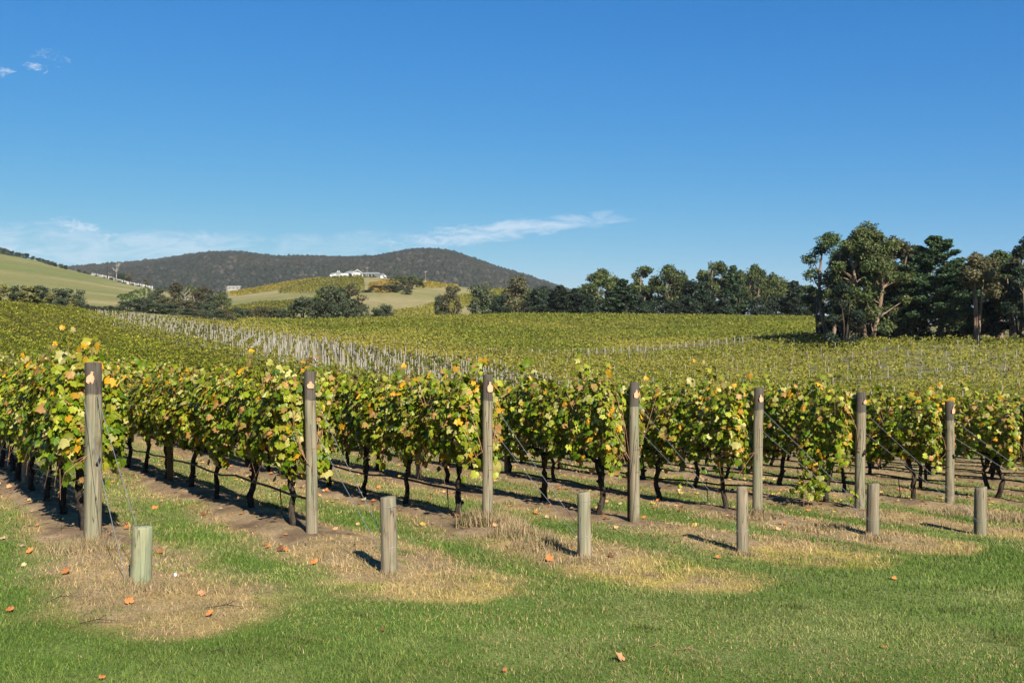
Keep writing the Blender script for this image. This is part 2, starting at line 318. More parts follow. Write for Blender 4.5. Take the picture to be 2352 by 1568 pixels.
def terrain(x, y):
    x = np.asarray(x, float); y = np.asarray(y, float)
    yc = np.maximum(y, 4.0); u = np.clip(x/yc, UG[0], UG[-1]); l = np.clip(np.log(yc), LD[0], LD[-1])
    fu = (u-UG[0])/(UG[1]-UG[0]); fl = (l-LD[0])/(LD[1]-LD[0])
    iu = np.clip(fu.astype(int), 0, len(UG)-2); il = np.clip(fl.astype(int), 0, len(LD)-2); fu = fu-iu; fl = fl-il
    z = (Tn[iu, il]*(1-fl)+Tn[iu, il+1]*fl)*(1-fu)+(Tn[iu+1, il]*(1-fl)+Tn[iu+1, il+1]*fl)*fu
    pl = PA*np.clip(x, -60, 60)+PB*y
    w = np.clip((y-19)/8, 0, 1); w = w*w*(3-2*w)
    z = pl*(1-w)+z*w
    # low mounds under the near rows, and small roughness
    t, s = row_ts(x, y); k = np.round(t/RSP); dt = np.abs(t-k*RSP)
    m = np.exp(-(dt/.42)**2)*np.clip((s+3.0)/2.2, 0, 1)*np.clip((60-y)/20, 0, 1)*(k < 13)*(k > -4)
    z = z+.085*m*(.6+.8*vnoise(s*.8, k*7.3, 5))
    near = np.clip((40-y)/20, 0, 1)
    z = z+near*(.05*(vnoise(x*.6, y*.6, 3)-.5)+.025*(vnoise(x*2.5, y*2.5, 4)-.5)*(1+m*1.5))
    # gullies and swells on the far paddocks
    far = np.clip((y-300)/200, 0, 1)*np.clip((1200-y)/300, 0, 1)
    return z+far*2.0*(fbm(x*.02, y*.02, 9, 3)-.5)
def tz(x, y): return float(terrain(np.array([x]), np.array([y]))[0])
def proj(x, y, z): return HX+FPX*x/y, HY-FPX*(z-CZ)/y
def at(px, d): x = (px-HX)/FPX*d; return x, d, tz(x, d)

# boundaries of the vineyard fields, written as curves of the picture at canopy height
BND_AB = lambda px: np.interp(px, [-500, 100, 240, 370, 480, 640, 760, 900, 1000, 1200, 1400, 2352], [560, 640, 712, 745, 770, 815, 840, 868, 884, 893, 905, 948])
BND_B = lambda px: np.interp(px, [150, 207, 308, 476, 612, 780, 976, 1270, 1400, 1480], [706, 711, 716, 738, 756, 776, 805, 853, 884, 905])
BND_L2 = lambda px: np.interp(px, [430, 480, 612, 724, 864, 1032, 1256, 1500, 1650, 1800, 1905], [724, 727, 739, 753, 770, 785, 805, 793, 778, 764, 757])

GREEN = np.array([.11, .185, .032]); GREEN2 = np.array([.20, .25, .075]); DRY = np.array([.52, .38, .175]); YEL = np.array([.52, .42, .09]); DIRT = np.array([.235, .165, .105]); STRAW = np.array([.42, .315, .185])
def mixc(a, b, w): return a+(b-a)*w[..., None]
def zone(x, y):
    """near ground: weights of bare strip, dry grass, yellow tips"""
    t, s = row_ts(x, y); n1 = fbm(x*1.1, y*1.1, 21, 4)-.5; n2 = fbm(x*4, y*4, 33, 3)-.5; n3 = fbm(x*.45, y*.45, 35, 3)-.5
    k = np.round(t/RSP); dt = np.abs(t-k*RSP+.25*n1)+.75*n1+.22*n2+.35*n3
    se = -4.15+.35*np.sin(k*2.1)+1.1*n3
    wid = .78*np.sqrt(np.clip(1-((-s-2.9)/(-se-2.9)).clip(0, 1)**2, 0, 1))*(1+.15*np.clip(-s-1.5, 0, 1.5))
    ins = np.clip((wid-dt+.12)/.48, 0, 1)*(s > se-.1)*(k > -6)*(k < 14)
    bare = np.clip((.46-dt)/.14, 0, 1)*np.clip((s+1.1+1.2*n1)/.8, 0, 1)
    bare = np.maximum(bare, np.clip((.38-np.hypot(dt, (s+2.1)*.8))/.25, 0, 1)*np.clip(.4+4*n1, 0, 1))
    yel = ins*np.clip((-s-2.5+2.2*n1+1.2*n2)/1.2, 0, 1)*np.clip(.8+2*n2, 0, 1)*np.where(k < 1, .25, np.where(k < 2, .6, 1.0))
    return ins, bare*ins, yel, t, s, k
def ground_color(x, y, z):
    n = fbm(x*.55, y*.55, 11, 4); n2 = fbm(x*3, y*3, 12, 3)
    c = mixc(np.broadcast_to(GREEN, x.shape+(3,)), GREEN2, np.clip((n-.42)*3.4+(n2-.5)*1.5, 0, 1))
    ins, bare, yel, t, s, k = zone(x, y)
    inter = np.clip((s-1)/6, 0, .45)+0*x            # between the rows the grass is thinner and paler
    c = mixc(c, STRAW*.8, inter*(n2 > .3))
    n5 = fbm(x*5.5, y*5.5, 18, 3); dn = mixc(np.broadcast_to(DRY, x.shape+(3,)), STRAW, np.clip((n2-.35)*3, 0, 1))*(.6+.7*n5)[..., None]
    c = mixc(c, dn*.85, ins); c = mixc(c, mixc(np.broadcast_to(DIRT, x.shape+(3,)), STRAW, np.clip((n2-.4)*2.5, 0, .8))*(.55+.75*n5)[..., None], bare); c = mixc(c, YEL, yel*.8)
    # middle distance: grassy soil under the vines, left-slope alley shade painted in; far: paddocks
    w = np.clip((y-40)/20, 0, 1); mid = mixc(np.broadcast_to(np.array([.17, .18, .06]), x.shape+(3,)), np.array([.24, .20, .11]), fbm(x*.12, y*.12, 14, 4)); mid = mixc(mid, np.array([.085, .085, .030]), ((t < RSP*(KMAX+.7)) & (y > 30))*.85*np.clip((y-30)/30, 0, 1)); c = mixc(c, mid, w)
    w = np.clip((y-262)/30, 0, 1)
    pad = mixc(np.broadcast_to(np.array([.235, .225, .085]), x.shape+(3,)), np.array([.37, .31, .155]), np.clip((fbm(x*.012, y*.03, 17, 5)-.40)*2.6, 0, .8))
    pad = mixc(pad, np.array([.17, .20, .06]), np.clip((fbm(x*.006+3, y*.012, 19, 3)-.5)*4, 0, .8))
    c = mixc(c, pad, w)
    return np.clip(c, 0, 1)
def build_ground():
    ys = np.concatenate([np.array([-60, -40, -25, -15, -8, -3, 0, 2]), 4*np.exp(np.arange(0, math.log(45/4), .0095)), 45*np.exp(np.arange(.02, math.log(3900/45), .02))])
    us = np.concatenate([-np.array([1.5, 1.3, 1.15, 1.05, .95, .9, .87, .83]), np.linspace(-.8, .8, 380), np.array([.83, .87, .9, .95, 1.05, 1.15, 1.3, 1.5])])
    Y = np.repeat(ys[:, None], len(us), 1); X = us[None, :]*np.maximum(Y, 12+0*Y)*(1.0)
    X = np.where(Y < 4, us[None, :]*np.maximum(4, 0)*1.0, us[None, :]*Y)
    sc = np.clip(1+(12-Y)/12, 1, 2.2); X = X*np.where(np.abs(us[None, :]) > .8, 1+(np.abs(us[None, :])-.8)*2, 1)
    X = np.where((Y < 4), us[None, :]*(4+(4-Y)*2)*np.where(np.abs(us[None, :]) > .8, 1+(np.abs(us[None, :])-.8)*2, 1), X)
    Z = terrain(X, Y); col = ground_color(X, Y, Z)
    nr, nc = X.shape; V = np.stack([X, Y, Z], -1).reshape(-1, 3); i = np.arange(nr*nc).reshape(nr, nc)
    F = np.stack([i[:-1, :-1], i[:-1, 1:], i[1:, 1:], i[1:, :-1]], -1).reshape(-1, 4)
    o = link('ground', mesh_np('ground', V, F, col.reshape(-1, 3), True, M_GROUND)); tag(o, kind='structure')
build_ground()

# ---------------------------------------------------------------- mountain with its forest
RIDGE = [(-900,660),(-300,640),(0,628),(150,610),(300,599),(380,590),(440,580),(480,576),(530,574),(570,577),(600,581),(650,586),(700,584),(800,587),(870,584),(920,573),(960,568),(1000,568),(1040,574),(1090,591),(1140,609),(1200,626),(1260,645),(1300,659),(1360,684),(1450,712),(1700,745),(3000,750)]
RX_, RY_ = zip(*RIDGE)
def build_mountain():
    nu, nd = 260, 46
    us = np.linspace(-.9, .8, nu); ds = np.linspace(1450, 3600, nd)
    U, D = np.meshgrid(us, ds); PX = HX+FPX*U
    dr = 2700+220*np.sin(U*9)
    zr = CZ-(np.interp(PX, RX_, RY_)-HY)/FPX*dr-14.0
    zf = CZ-(np.interp(PX, [-900, 350, 600, 1200, 1500, 3000], [700, 690, 695, 725, 752, 754])-HY)/FPX*1450
    t = np.clip((D-1450)/(dr-1450), 0, 1); prof = np.sin(t*math.pi/2)**1.15
    spur = (fbm(U*9+4, D*.0009, 41, 4)-.5)*95*np.sin(np.clip(t, 0, 1)*math.pi)
    Z = zf+(zr-zf)*prof+spur*.8
    lim = CZ+(zr-CZ)/dr*D-np.clip((dr-D)*.02, 0, 25); Z = np.minimum(Z, np.where(D < dr, lim, 1e9))
    back = np.clip((D-dr)/900, 0, 1); Z = Z*(1-back)+(-20)*back
    def hz(u, d):
        fu = (u-us[0])/(us[1]-us[0]); fd = (d-ds[0])/(ds[1]-ds[0]); iu = np.clip(fu.astype(int), 0, nu-2); i_d = np.clip(fd.astype(int), 0, nd-2); fu = fu-iu; fd = fd-i_d
        return (Z[i_d, iu]*(1-fu)+Z[i_d, iu+1]*fu)*(1-fd)+(Z[i_d+1, iu]*(1-fu)+Z[i_d+1, iu+1]*fu)*fd
    V = np.stack([U*D, D, Z], -1).reshape(-1, 3); i = np.arange(nu*nd).reshape(nd, nu)
    F = np.stack([i[:-1, :-1], i[:-1, 1:], i[1:, 1:], i[1:, :-1]], -1).reshape(-1, 4)
    m = noisy('mountain_soil', (.055, .055, .035), (.12, .105, .07), .02, .95)
    o = link('mountain', mesh_np('mountain', V, F, smooth=True, mat=m)); tag(o, kind='structure')
    # forest: low, jittered crowns; only on the side that looks down the valley
    n = 42000; u = RNG.uniform(-.62, .22, n); t = RNG.uniform(0, 1.02, n)**.8; d = 1450+t*(2700+220*np.sin(u*9)-1450); x = u*d; z = hz(u, d)
    open_ = fbm(x*.006, d*.004, 45, 3) > .70
    keep = np.ones(n, bool); u, d, x, z = u[keep], d[keep], x[keep], z[keep]; n = len(x)
    ico = bpy.data.meshes.new('tmp'); import bmesh
    b = bmesh.new(); bmesh.ops.create_icosphere(b, subdivisions=1, radius=1); bv = np.array([v.co for v in b.verts]); bf = np.array([[v.index for v in f.verts] for f in b.faces]); b.free(); bpy.data.meshes.remove(ico)
    keepf = (bv[bf].mean(1)[:, 2] > -.45); bf = bf[keepf]
    r = RNG.uniform(3.6, 7.2, n)*(d/2400)**.4; h = RNG.uniform(.8, 1.35, n)
    J = RNG.uniform(.70, 1.25, (n, len(bv)))
    VV = bv[None]*J[..., None]*r[:, None, None]; VV[..., 2] *= h[:, None]
    VV = VV+np.stack([x, d, z+r*.6+2], -1)[:, None, :]
    base = np.array([.026, .034, .026]); alt = np.array([.046, .045, .033]); grey = np.array([.070, .066, .060])
    q = fbm(x*.004, d*.003, 47, 4); c = mixc(np.broadcast_to(base, (n, 3)), alt, np.clip((q-.4)*3+RNG.normal(0, .35, n), 0, 1)); c = mixc(c, grey, (RNG.random(n) < .10)*.9)
    c = c*RNG.uniform(.75, 1.25, n)[:, None]
    FF = (bf[None]+(np.arange(n)*len(bv))[:, None, None]).reshape(-1, 3)
    o = link('eucalypt_forest', mesh_np('eucalypt_forest', VV.reshape(-1, 3), FF, np.repeat(c, len(bv), 0), False, leaf_mat('forest_leaf', .1, .8, .1)))
    tag(o, 'dense dark grey green eucalypt forest covering the far mountain range', 'forest', kind='stuff')
    # mast on the left summit
    uu = (545-HX)/FPX; dd = 2640; zz = float(hz(np.array([uu]), np.array([dd]))[0]); e = empty('radio_mast', (uu*dd, dd, zz+6))
    b = MB()
    for a in range(3): b.tube([(1.4*math.cos(a*2.09), 1.4*math.sin(a*2.09), 0), (.5*math.cos(a*2.09), .5*math.sin(a*2.09), 26)], .28, 4)
    for k in range(8): b.tube([(1.2-.1*k, 0, 3*k+1), (-.6+.05*k, 1-.08*k, 3*k+3)], .18, 4); b.tube([(-.6+.05*k, 1-.08*k, 3*k+1), (-.6+.05*k, -1+.08*k, 3*k+3)], .18, 4)
    b.build('lattice', plain('mast_steel', (.45, .45, .47), .6), e); a = MB(); a.box(-1.6, 1.6, -.5, .5, 22, 24.5); a.tube([(0, 0, 26), (0, 0, 31)], .22, 4); a.build('antenna', plain('antenna_grey', (.6, .6, .62), .6), e)
    tag(e, 'thin lattice radio mast standing on the left summit of the forested mountain', 'mast')
build_mountain()

# ---------------------------------------------------------------- words for labels
ONES = ['', 'first', 'second', 'third', 'fourth', 'fifth', 'sixth', 'seventh', 'eighth', 'ninth', 'tenth', 'eleventh', 'twelfth', 'thirteenth', 'fourteenth', 'fifteenth', 'sixteenth', 'seventeenth', 'eighteenth', 'nineteenth']
TENS = {20: ('twentieth', 'twenty'), 30: ('thirtieth', 'thirty'), 40: ('fortieth', 'forty'), 50: ('fiftieth', 'fifty')}
def ordn(n):
    if n < 20: return ONES[n]
    t, o = n//10*10, n % 10
    return TENS[t][0] if o == 0 else TENS[t][1]+'-'+ONES[o]

# ---------------------------------------------------------------- windows and walls: the homestead
def build_house():
    u = (822-HX)/FPX; d = 733; x0 = u*d; z0 = min(tz(x0-18, d-4), tz(x0+18, d-4), tz(x0, d-4))+.1
    e = empty('homestead', (x0, d, z0)); tag(e, 'long white hilltop homestead with grey roofs and a tall glazed gable', 'house')
    Wm = plain('white_weatherboard', (.80, .79, .76), .7); Rm = noisy('grey_metal_roof', (.20, .235, .25), (.26, .295, .31), 3, .8); Gm = plain('dark_window_glass', (.05, .06, .075), .15, 0, .6); St = noisy('sandstone', (.34, .27, .18), (.46, .38, .27), 2, .9); Dk = plain('shaded_recess', (.16, .15, .15), .8)
    k = .0285; X = lambda c: (c-968)*k; Z = lambda c: (425-c)*k
    def wall(c0, c1, top, y0, y1, bot=425, m=Wm):
        b = MB(); b.box(X(c0), X(c1), y0, y1, Z(bot)-1.2 if bot == 425 else Z(bot), Z(top)); return b.build('wall', m, e)
    def hip(c0, c1, eave, apex, y0, y1, r0, r1, name='roof', ov=.35):
        b = MB(); ym = (y0+y1)/2; a, c = X(c0)-ov, X(c1)+ov; ya, yb = y0-ov, y1+ov; ze, za = Z(eave), Z(apex)
        b.add([(a,ya,ze),(c,ya,ze),(c,yb,ze),(a,yb,ze),(X(r0),ym,za),(X(r1),ym,za),(a,ya,ze-.15),(c,ya,ze-.15),(c,yb,ze-.15),(a,yb,ze-.15)],
              [(0,1,5,4),(1,2,5),(2,3,4,5),(3,0,4),(6,7,1,0),(7,8,2,1),(8,9,3,2),(9,6,0,3),(9,8,7,6)]); return b.build(name, Rm, e)
    def window(c0, c1, top, bot, y, n=1, frame=Wm):
        b = MB(); b.box(X(c0), X(c1), y-.04, y+.06, Z(bot), Z(top)); w = b.build('window', Gm, e)
        f = MB(); t = .07
        for i in range(n+1):
            xx = X(c0)+(X(c1)-X(c0))*i/n; f.box(xx-t/2, xx+t/2, y-.10, y-.045, Z(bot)+t, Z(top)-t)
        f.box(X(c0)-t/2, X(c1)+t/2, y-.10, y-.045, Z(top)-t, Z(top)); f.box(X(c0)-t/2, X(c1)+t/2, y-.10, y-.045, Z(bot), Z(bot)+t); f.build('frame', frame, w)
    # far left low wing, pavilion, link, gable hall, verandah wing, end pavilion
    wall(235, 352, 318, 1.5, 8); hip(235, 352, 318, 272, 1.5, 8, 275, 340)
    wall(352, 600, 302, -2.5, 6); hip(352, 560, 302, 238, -2.5, 6, 455, 480)
    for a in (428, 478, 530): window(a, a+30 if a < 520 else a+14, 318, 362, -2.52)
    for q0, q1, q2 in ((440, 452, 222), (478, 490, 224)):
        b = MB(); b.box(X(q0), X(q1), -.2, .5, Z(262), Z(q2)); b.build('chimney', Wm, e)
    wall(602, 728, 304, -1.2, 7); hip(590, 850, 300, 228, -1.0, 8, 700, 850)
    window(640, 662, 330, 362, -1.22)
    wall(730, 826, 304, .8, 7); window(745, 800, 322, 372, .78, 3)
    wall(560, 740, 425, -1.6, -1.25, 425, St)
    # gable hall
    b = MB(); a, c = X(832), X(1112); ze, za = Z(308), Z(214)
    b.add([(a,-3,-1.2),(c,-3,-1.2),(c,8,-1.2),(a,8,-1.2),(a,-3,ze),(c,-3,ze),(c,8,ze),(a,8,ze),(X(972),-3,za),(X(972),8,za)],
          [(0,1,5,8,4),(1,2,6,5),(3,0,4,7),(2,3,7,9,6),(4,8,9,7),(5,6,9,8)]); b.build('wall', Wm, e)
    for sx in (0, 1):
        b = MB(); ea = X(820) if sx == 0 else X(1124); b.add([(ea,-3.8,ze-.2),(X(972),-3.8,za+.12),(X(972),8.4,za+.12),(ea,8.4,ze-.2),(ea,-3.8,ze+.02),(X(972),-3.8,za+.34),(X(972),8.4,za+.34),(ea,8.4,ze+.02)],
              [(0,1,2,3),(7,6,5,4),(4,5,1,0),(6,7,3,2),(0,3,7,4),(1,5,6,2)]); b.build('roof', Rm, e)
        b = MB(); b.add([(ea,-3.95,ze-.35),(X(972),-3.95,za-.02),(X(972),-3.81,za-.02),(ea,-3.81,ze-.35),(ea,-3.95,ze+.02),(X(972),-3.95,za+.36),(X(972),-3.81,za+.36),(ea,-3.81,ze+.02)],
              [(0,1,2,3),(7,6,5,4),(4,5,1,0),(6,7,3,2),(0,3,7,4),(1,5,6,2)]); b.build('bargeboard', Wm, e)
    window(945, 1003, 238, 278, -3.02, 2)
    for s_ in (1, -1):      # raking gable panes
        b = MB(); q = 972; pts = [(q-s_*40, 250), (q-s_*40, 282), (q-s_*112, 282)]
        v = [(X(p), -3.06, Z(z)) for p, z in pts]+[(X(p), -2.98, Z(z)) for p, z in pts]; b.add(v, [(0,1,2),(5,4,3),(0,3,4,1),(1,4,5,2),(2,5,3,0)]); b.build('window', Gm, e)
    window(860, 922, 318, 374, -3.02, 4); window(940, 1004, 318, 374, -3.02, 4); window(1024, 1092, 318, 374, -3.02, 4)
    wall(812, 1124, 388, -4.6, -3.0, 425, St)
    hip(1110, 1560, 314, 262, -2.2, 7, 1120, 1490)
    wall(1112, 1560, 316, .6, 6.5, 425, Wm)
    for a in (1140, 1205, 1262, 1345, 1430, 1478): window(a, a+42 if a != 1345 else a+60, 336, 398, .56, 2)
    for a in (1190, 1250, 1337, 1418, 1470, 1520):
        b = MB(); b.box(X(a)-.13, X(a)+.13, -2.1, -1.84, -.9, Z(316)-.16); b.build('verandah_post', Wm, e)
    wall(1124, 1525, 404, -2.15, -.2, 425, St)
    wall(1562, 1700, 346, -2.4, 5); hip(1560, 1700, 346, 300, -2.4, 5, 1590, 1622); window(1612, 1655, 362, 398, -2.42, 2)
    # garden hedge in front of the house: separate shrubs
    for i, c_ in enumerate(range(60, 1800, 74)):
        if 1530 < c_ < 1680: continue
        HOUSE_SHRUBS.append((x0+X(c_)+RNG.uniform(-.5, .5), d-6+RNG.uniform(-1, .6)))
HOUSE_SHRUBS = []
build_house()
def build_shed():
    u = (538-HX)/FPX; d = 1150; e = empty('farm_shed', (u*d, d, CZ-(664-HY)/FPX*d))
    b = MB(); b.box(-7, 7, -3, 3, -6, 2.2); b.build('wall', plain('shed_wall', (.36, .35, .32), .8), e)
    b = MB(); b.add([(-7.6,-3.6,2.2),(7.6,-3.6,2.2),(7.6,3.6,2.2),(-7.6,3.6,2.2),(-7.6,0,3.6),(7.6,0,3.6)], [(0,1,5,4),(2,3,4,5),(1,2,5),(3,0,4),(3,2,1,0)]); b.build('roof', plain('shed_roof', (.45, .44, .40), .7), e)
    for x in (-4.5, 0, 4.5):
        w = MB(); w.box(x-1, x+1, -3.08, -2.9, .4, 1.7); w.build('window', plain('shed_window', (.10, .10, .11), .4), e)
    tag(e, 'small pale farm building at the foot of the forested mountain', 'shed')
build_shed()

# ---------------------------------------------------------------- white fence along the left ridge
def build_fence():
    d0, d1 = 775, 690; wm = plain('white_fence_paint', (.78, .76, .74), .7)
    segs = [(205, 219), (223, 245), (249, 262), (266, 282), (286, 296), (300, 318), (322, 332), (336, 350)]
    xs, ys, _ = at(206, d0); e = empty('white_rail_fence', (0, 0, 0))
    for a, b_ in segs:
        q = MB(); n = max(2, int((b_-a)/3)); pts = []
        for i in range(n+1):
            p = a+(b_-a)*i/n; d = d0+(d1-d0)*(p-205)/145; x = (p-HX)/FPX*d; pts.append((x, d, tz(x, d)))
        for i in range(n):
            (xa, ya, za), (xb, yb, zb) = pts[i], pts[i+1]
            for h0, h1 in ((.35, .85), (.95, 1.45), (1.55, 2.0)):
                q.add([(xa,ya,za+h0),(xb,yb,zb+h0),(xb,yb,zb+h1),(xa,ya,za+h1),(xa,ya+.12,za+h0),(xb,yb+.12,zb+h0),(xb,yb+.12,zb+h1),(xa,ya+.12,za+h1)], [(0,1,2,3),(7,6,5,4),(3,2,6,7),(1,0,4,5),(0,3,7,4),(1,5,6,2)])
        q.build('rail', wm, e)
        for p in (pts[0], pts[len(pts)//2], pts[-1]):
            r = MB(); r.box(p[0]-.14, p[0]+.14, p[1]-.18, p[1]+.10, p[2]-.3, p[2]+2.2); r.build('post', wm, e)
    tag(e, 'white rail fence running down the ridge of the left grass hill', 'fence')
build_fence()

# ---------------------------------------------------------------- trees
def tri_leaves(cen, rad, n, size, cols_, up=.35, shell=.55, squash=.75):
    """n triangles in each ellipsoid; returns V, F, col"""
    m = len(cen)*n; c = np.repeat(cen, n, 0); r = np.repeat(rad, n)
    v = RNG.normal(size=(m, 3)); v /= np.linalg.norm(v, axis=1)[:, None]
    q = (shell+(1-shell)*RNG.random(m)); lump = 1+.25*np.sin(v[:, 0]*5+c[:, 0])*np.cos(v[:, 2]*4+c[:, 1])
    P = c+v*(r*q*lump)[:, None]*np.array([1, 1, squash])
    nr = v+RNG.normal(size=(m, 3))*.75+np.array([0, 0, up]); nr /= np.linalg.norm(nr, axis=1)[:, None]
    a = np.cross(nr, RNG.normal(size=(m, 3))); a /= np.linalg.norm(a, axis=1)[:, None]; b = np.cross(nr, a)
    s = size*RNG.uniform(.6, 1.35, m)
    V = np.stack([P+a*s[:, None], P+(-.5*a+.7*b)*s[:, None], P+(-.5*a-.7*b)*s[:, None]], 1).reshape(-1, 3)
    F = np.arange(m*3).reshape(-1, 3)
    ci = cols_[RNG.integers(0, len(cols_), m)]*RNG.uniform(.65, 1.6, m)[:, None]
    cl = np.repeat(RNG.uniform(.82, 1.18, len(cen)), n)
    return V, F, np.repeat(ci*cl[:, None], 3, 0)
PAL = {'gum': np.array([[.072,.105,.028],[.100,.130,.036],[.048,.085,.026],[.125,.13,.042],[.080,.115,.038]]),
       'gum_green': np.array([[.058,.10,.030],[.085,.125,.038],[.042,.078,.028],[.10,.13,.05]]),
       'gum_brown': np.array([[.105,.095,.045],[.085,.090,.040],[.065,.075,.032],[.13,.105,.055]]),
       'pine': np.array([[.035,.080,.030],[.052,.105,.038],[.028,.060,.026],[.07,.11,.048]]),
       'dark': np.array([[.022,.042,.022],[.035,.058,.028],[.018,.032,.018]]),
       'bush': np.array([[.07,.095,.04],[.055,.08,.04],[.09,.10,.055],[.045,.065,.035]]),
       'yellow': np.array([[.26,.25,.06],[.20,.22,.055],[.16,.19,.05],[.28,.23,.08]]),
       'green': np.array([[.085,.13,.035],[.07,.11,.03],[.11,.15,.05]]),
       'orange': np.array([[.22,.12,.05],[.12,.11,.04],[.28,.17,.06],[.08,.09,.04]])}
def tree_mesh(form, pal, seed, H, W, nclust, nleaf, leaf, base=.35):
    """returns (trunk mesh, crown mesh) in metres, base at the origin"""
    rg = random.Random(seed); b = MB(); cen = []; rad = []; twigs = []
    def limb(p, q, r0, r1, sag=.0, n=4, k=4):
        p, q = Vector(p), Vector(q); pts = []
        L = (q-p).length; off = Vector((rg.uniform(-1, 1), rg.uniform(-1, 1), rg.uniform(.1, .6)))*L*.10
        for i in range(n+1):
            t = i/n; pts.append(p.lerp(q, t)+off*math.sin(t*math.pi))
        b.tube(pts, [r0+(r1-r0)*i/n for i in range(n+1)], k, False); return pts
    if form in ('gum', 'open'):
        ns = rg.choice((2, 3)) if form == 'gum' else rg.choice((2, 2, 3)); stems = []
        for i in range(ns):
            a = i*6.28/ns+rg.uniform(-.5, .5); sp = W*.17*rg.uniform(.5, 1.3)
            top = (math.cos(a)*sp*1.5, math.sin(a)*sp*1.1, H*rg.uniform(.66, .88)); stems.append(limb((math.cos(a)*.12, math.sin(a)*.12, -.4), top, H*.021, H*.006, n=7, k=6))
        crown_lo = base
        for j in range(nclust):
            for _ in range(30):
                a = rg.uniform(0, 6.28); f = rg.random()**.55; z = crown_lo+(1-crown_lo)*rg.random()**.8
                zz = (z-crown_lo)/(1-crown_lo); env = math.sin(min(1, (zz*.92+.16))*math.pi)**.6 if form == 'gum' else math.sin(min(1, zz*.85+.22)*math.pi)**.5
                p = Vector((math.cos(a)*f*W/2*env, math.sin(a)*f*W/2*env, z*H))
                if all((p-Vector(c)).length > (W*.10 if form == 'gum' else W*.16) for c in cen): break
            r = W*(rg.uniform(.09, .15) if nclust > 40 else rg.uniform(.14, .23)) if form == 'gum' else W*rg.uniform(.13, .22); p.z = min(p.z, H-r*.8); cen.append(tuple(p)); rad.append(r)
            st = min(stems, key=lambda s: min((Vector((q.x, q.y, q.z))-p).length+(9 if q.z > p.z-.05*H else 0) for q in s))
            q = min(st, key=lambda q: (q-p).length+(9 if q.z > p.z-.05*H else 0)); limb(q, p, H*.0065, H*.0025, n=3)
    elif form == 'pine':
        limb((0, 0, -.4), (rg.uniform(-.3, .3), rg.uniform(-.3, .3), H*.97), H*.022, H*.004, n=8, k=6)
        for j in range(nclust):
            l = (j+.5)/nclust; z = base*.4+(1-base*.4)*l**.85; w = (1-z)**.62*W/2*rg.uniform(.55, 1.12)+.1
            a = j*2.4+rg.uniform(-.4, .4); p = (math.cos(a)*w, math.sin(a)*w, min(z*H+w*.22, H*.985)); limb((0, 0, z*H*.96), p, H*.006, H*.002, n=3)
            for t in (.45, .8, 1.05): 
                cen.append((p[0]*t+rg.uniform(-.2, .2), p[1]*t, z*H*.96+(p[2]-z*H*.96)*t)); rad.append(max(.35, W*.13*(1.25-.45*t)*(1.1-.72*z)))
        cen.append((0, 0, H*.985)); rad.append(W*.035)
    elif form == 'column':
        limb((0, 0, -.4), (0, 0, H*.8), H*.02, H*.008)
        for j in range(nclust):
            z = rg.uniform(.08, .95); w = W/2*math.sin(min(1, z*.8+.18)*math.pi)**.5*rg.uniform(0, .8); a = rg.uniform(0, 6.28)
            cen.append((math.cos(a)*w, math.sin(a)*w, z*H)); rad.append(W*rg.uniform(.16, .26))
    else:   # bush tree, crown to the ground
        for i in range(3): limb((rg.uniform(-.2, .2), rg.uniform(-.2, .2), -.4), (rg.uniform(-.25, .25)*W, rg.uniform(-.2, .2)*W, H*.7), H*.025, H*.006, n=5)
        for j in range(nclust):
            z = rg.random()**.8; w = W/2*math.sqrt(max(0, 1-(z*1.02-.12)**2))*rg.random()**.4*.86; a = rg.uniform(0, 6.28); r = W*rg.uniform(.15, .25)
            cen.append((math.cos(a)*w, math.sin(a)*w, max(r*.5, z*H-r*.6))); rad.append(r)
    cen = np.array(cen); rad = np.array(rad)
    V, F, c = tri_leaves(cen, rad, nleaf, leaf, PAL[pal], shell=.35 if form == 'pine' else .45, squash=.62 if form == 'pine' else .78)
    tm = b.mesh('trunk', M_BARK if form in ('gum', 'open') else M_BARK_D, True)
    zt = np.percentile(V[:, 2], 99.6); sx_ = W/max(.1, 2*np.percentile(np.abs(V[:, 0]), 97)); sz_ = H/zt
    V = V*np.array([sx_, sx_, sz_]); b.v = [(p[0]*sx_, p[1]*sx_, p[2]*sz_) for p in b.v]; tm = b.mesh('trunk', M_BARK if form in ('gum', 'open') else M_BARK_D, True)
    return tm, mesh_np('crown', V, F, c, False, M_TREE)
NAMES = {'gum': 'gum_tree', 'open': 'gum_tree', 'pine': 'pine_tree', 'bush': 'bushy_tree', 'column': 'column_tree', 'shrub': 'shrub', 'dead': 'dead_tree'}
def put_tree(kind, meshes, px, d, top, label, group, wid=None, cat='tree', base_h=None, dz=0.0):
    """meshes are 1 high and 1 wide in their own units (H0, W0)"""
    tm, cm, H0, W0 = meshes; x, y, z = at(px, d); H = (HY-top)/FPX*d+CZ-z
    e = empty(NAMES[kind], (x, y, z+dz), random.uniform(0, 6.28)); k = H/H0; kw = (wid/FPX*d)/W0 if wid else k
    for nm, me in (('trunk', tm), ('crown', cm)):
        o = link(nm, me, e); o.scale = (kw, kw, k)
    tag(e, label, cat, group); return e
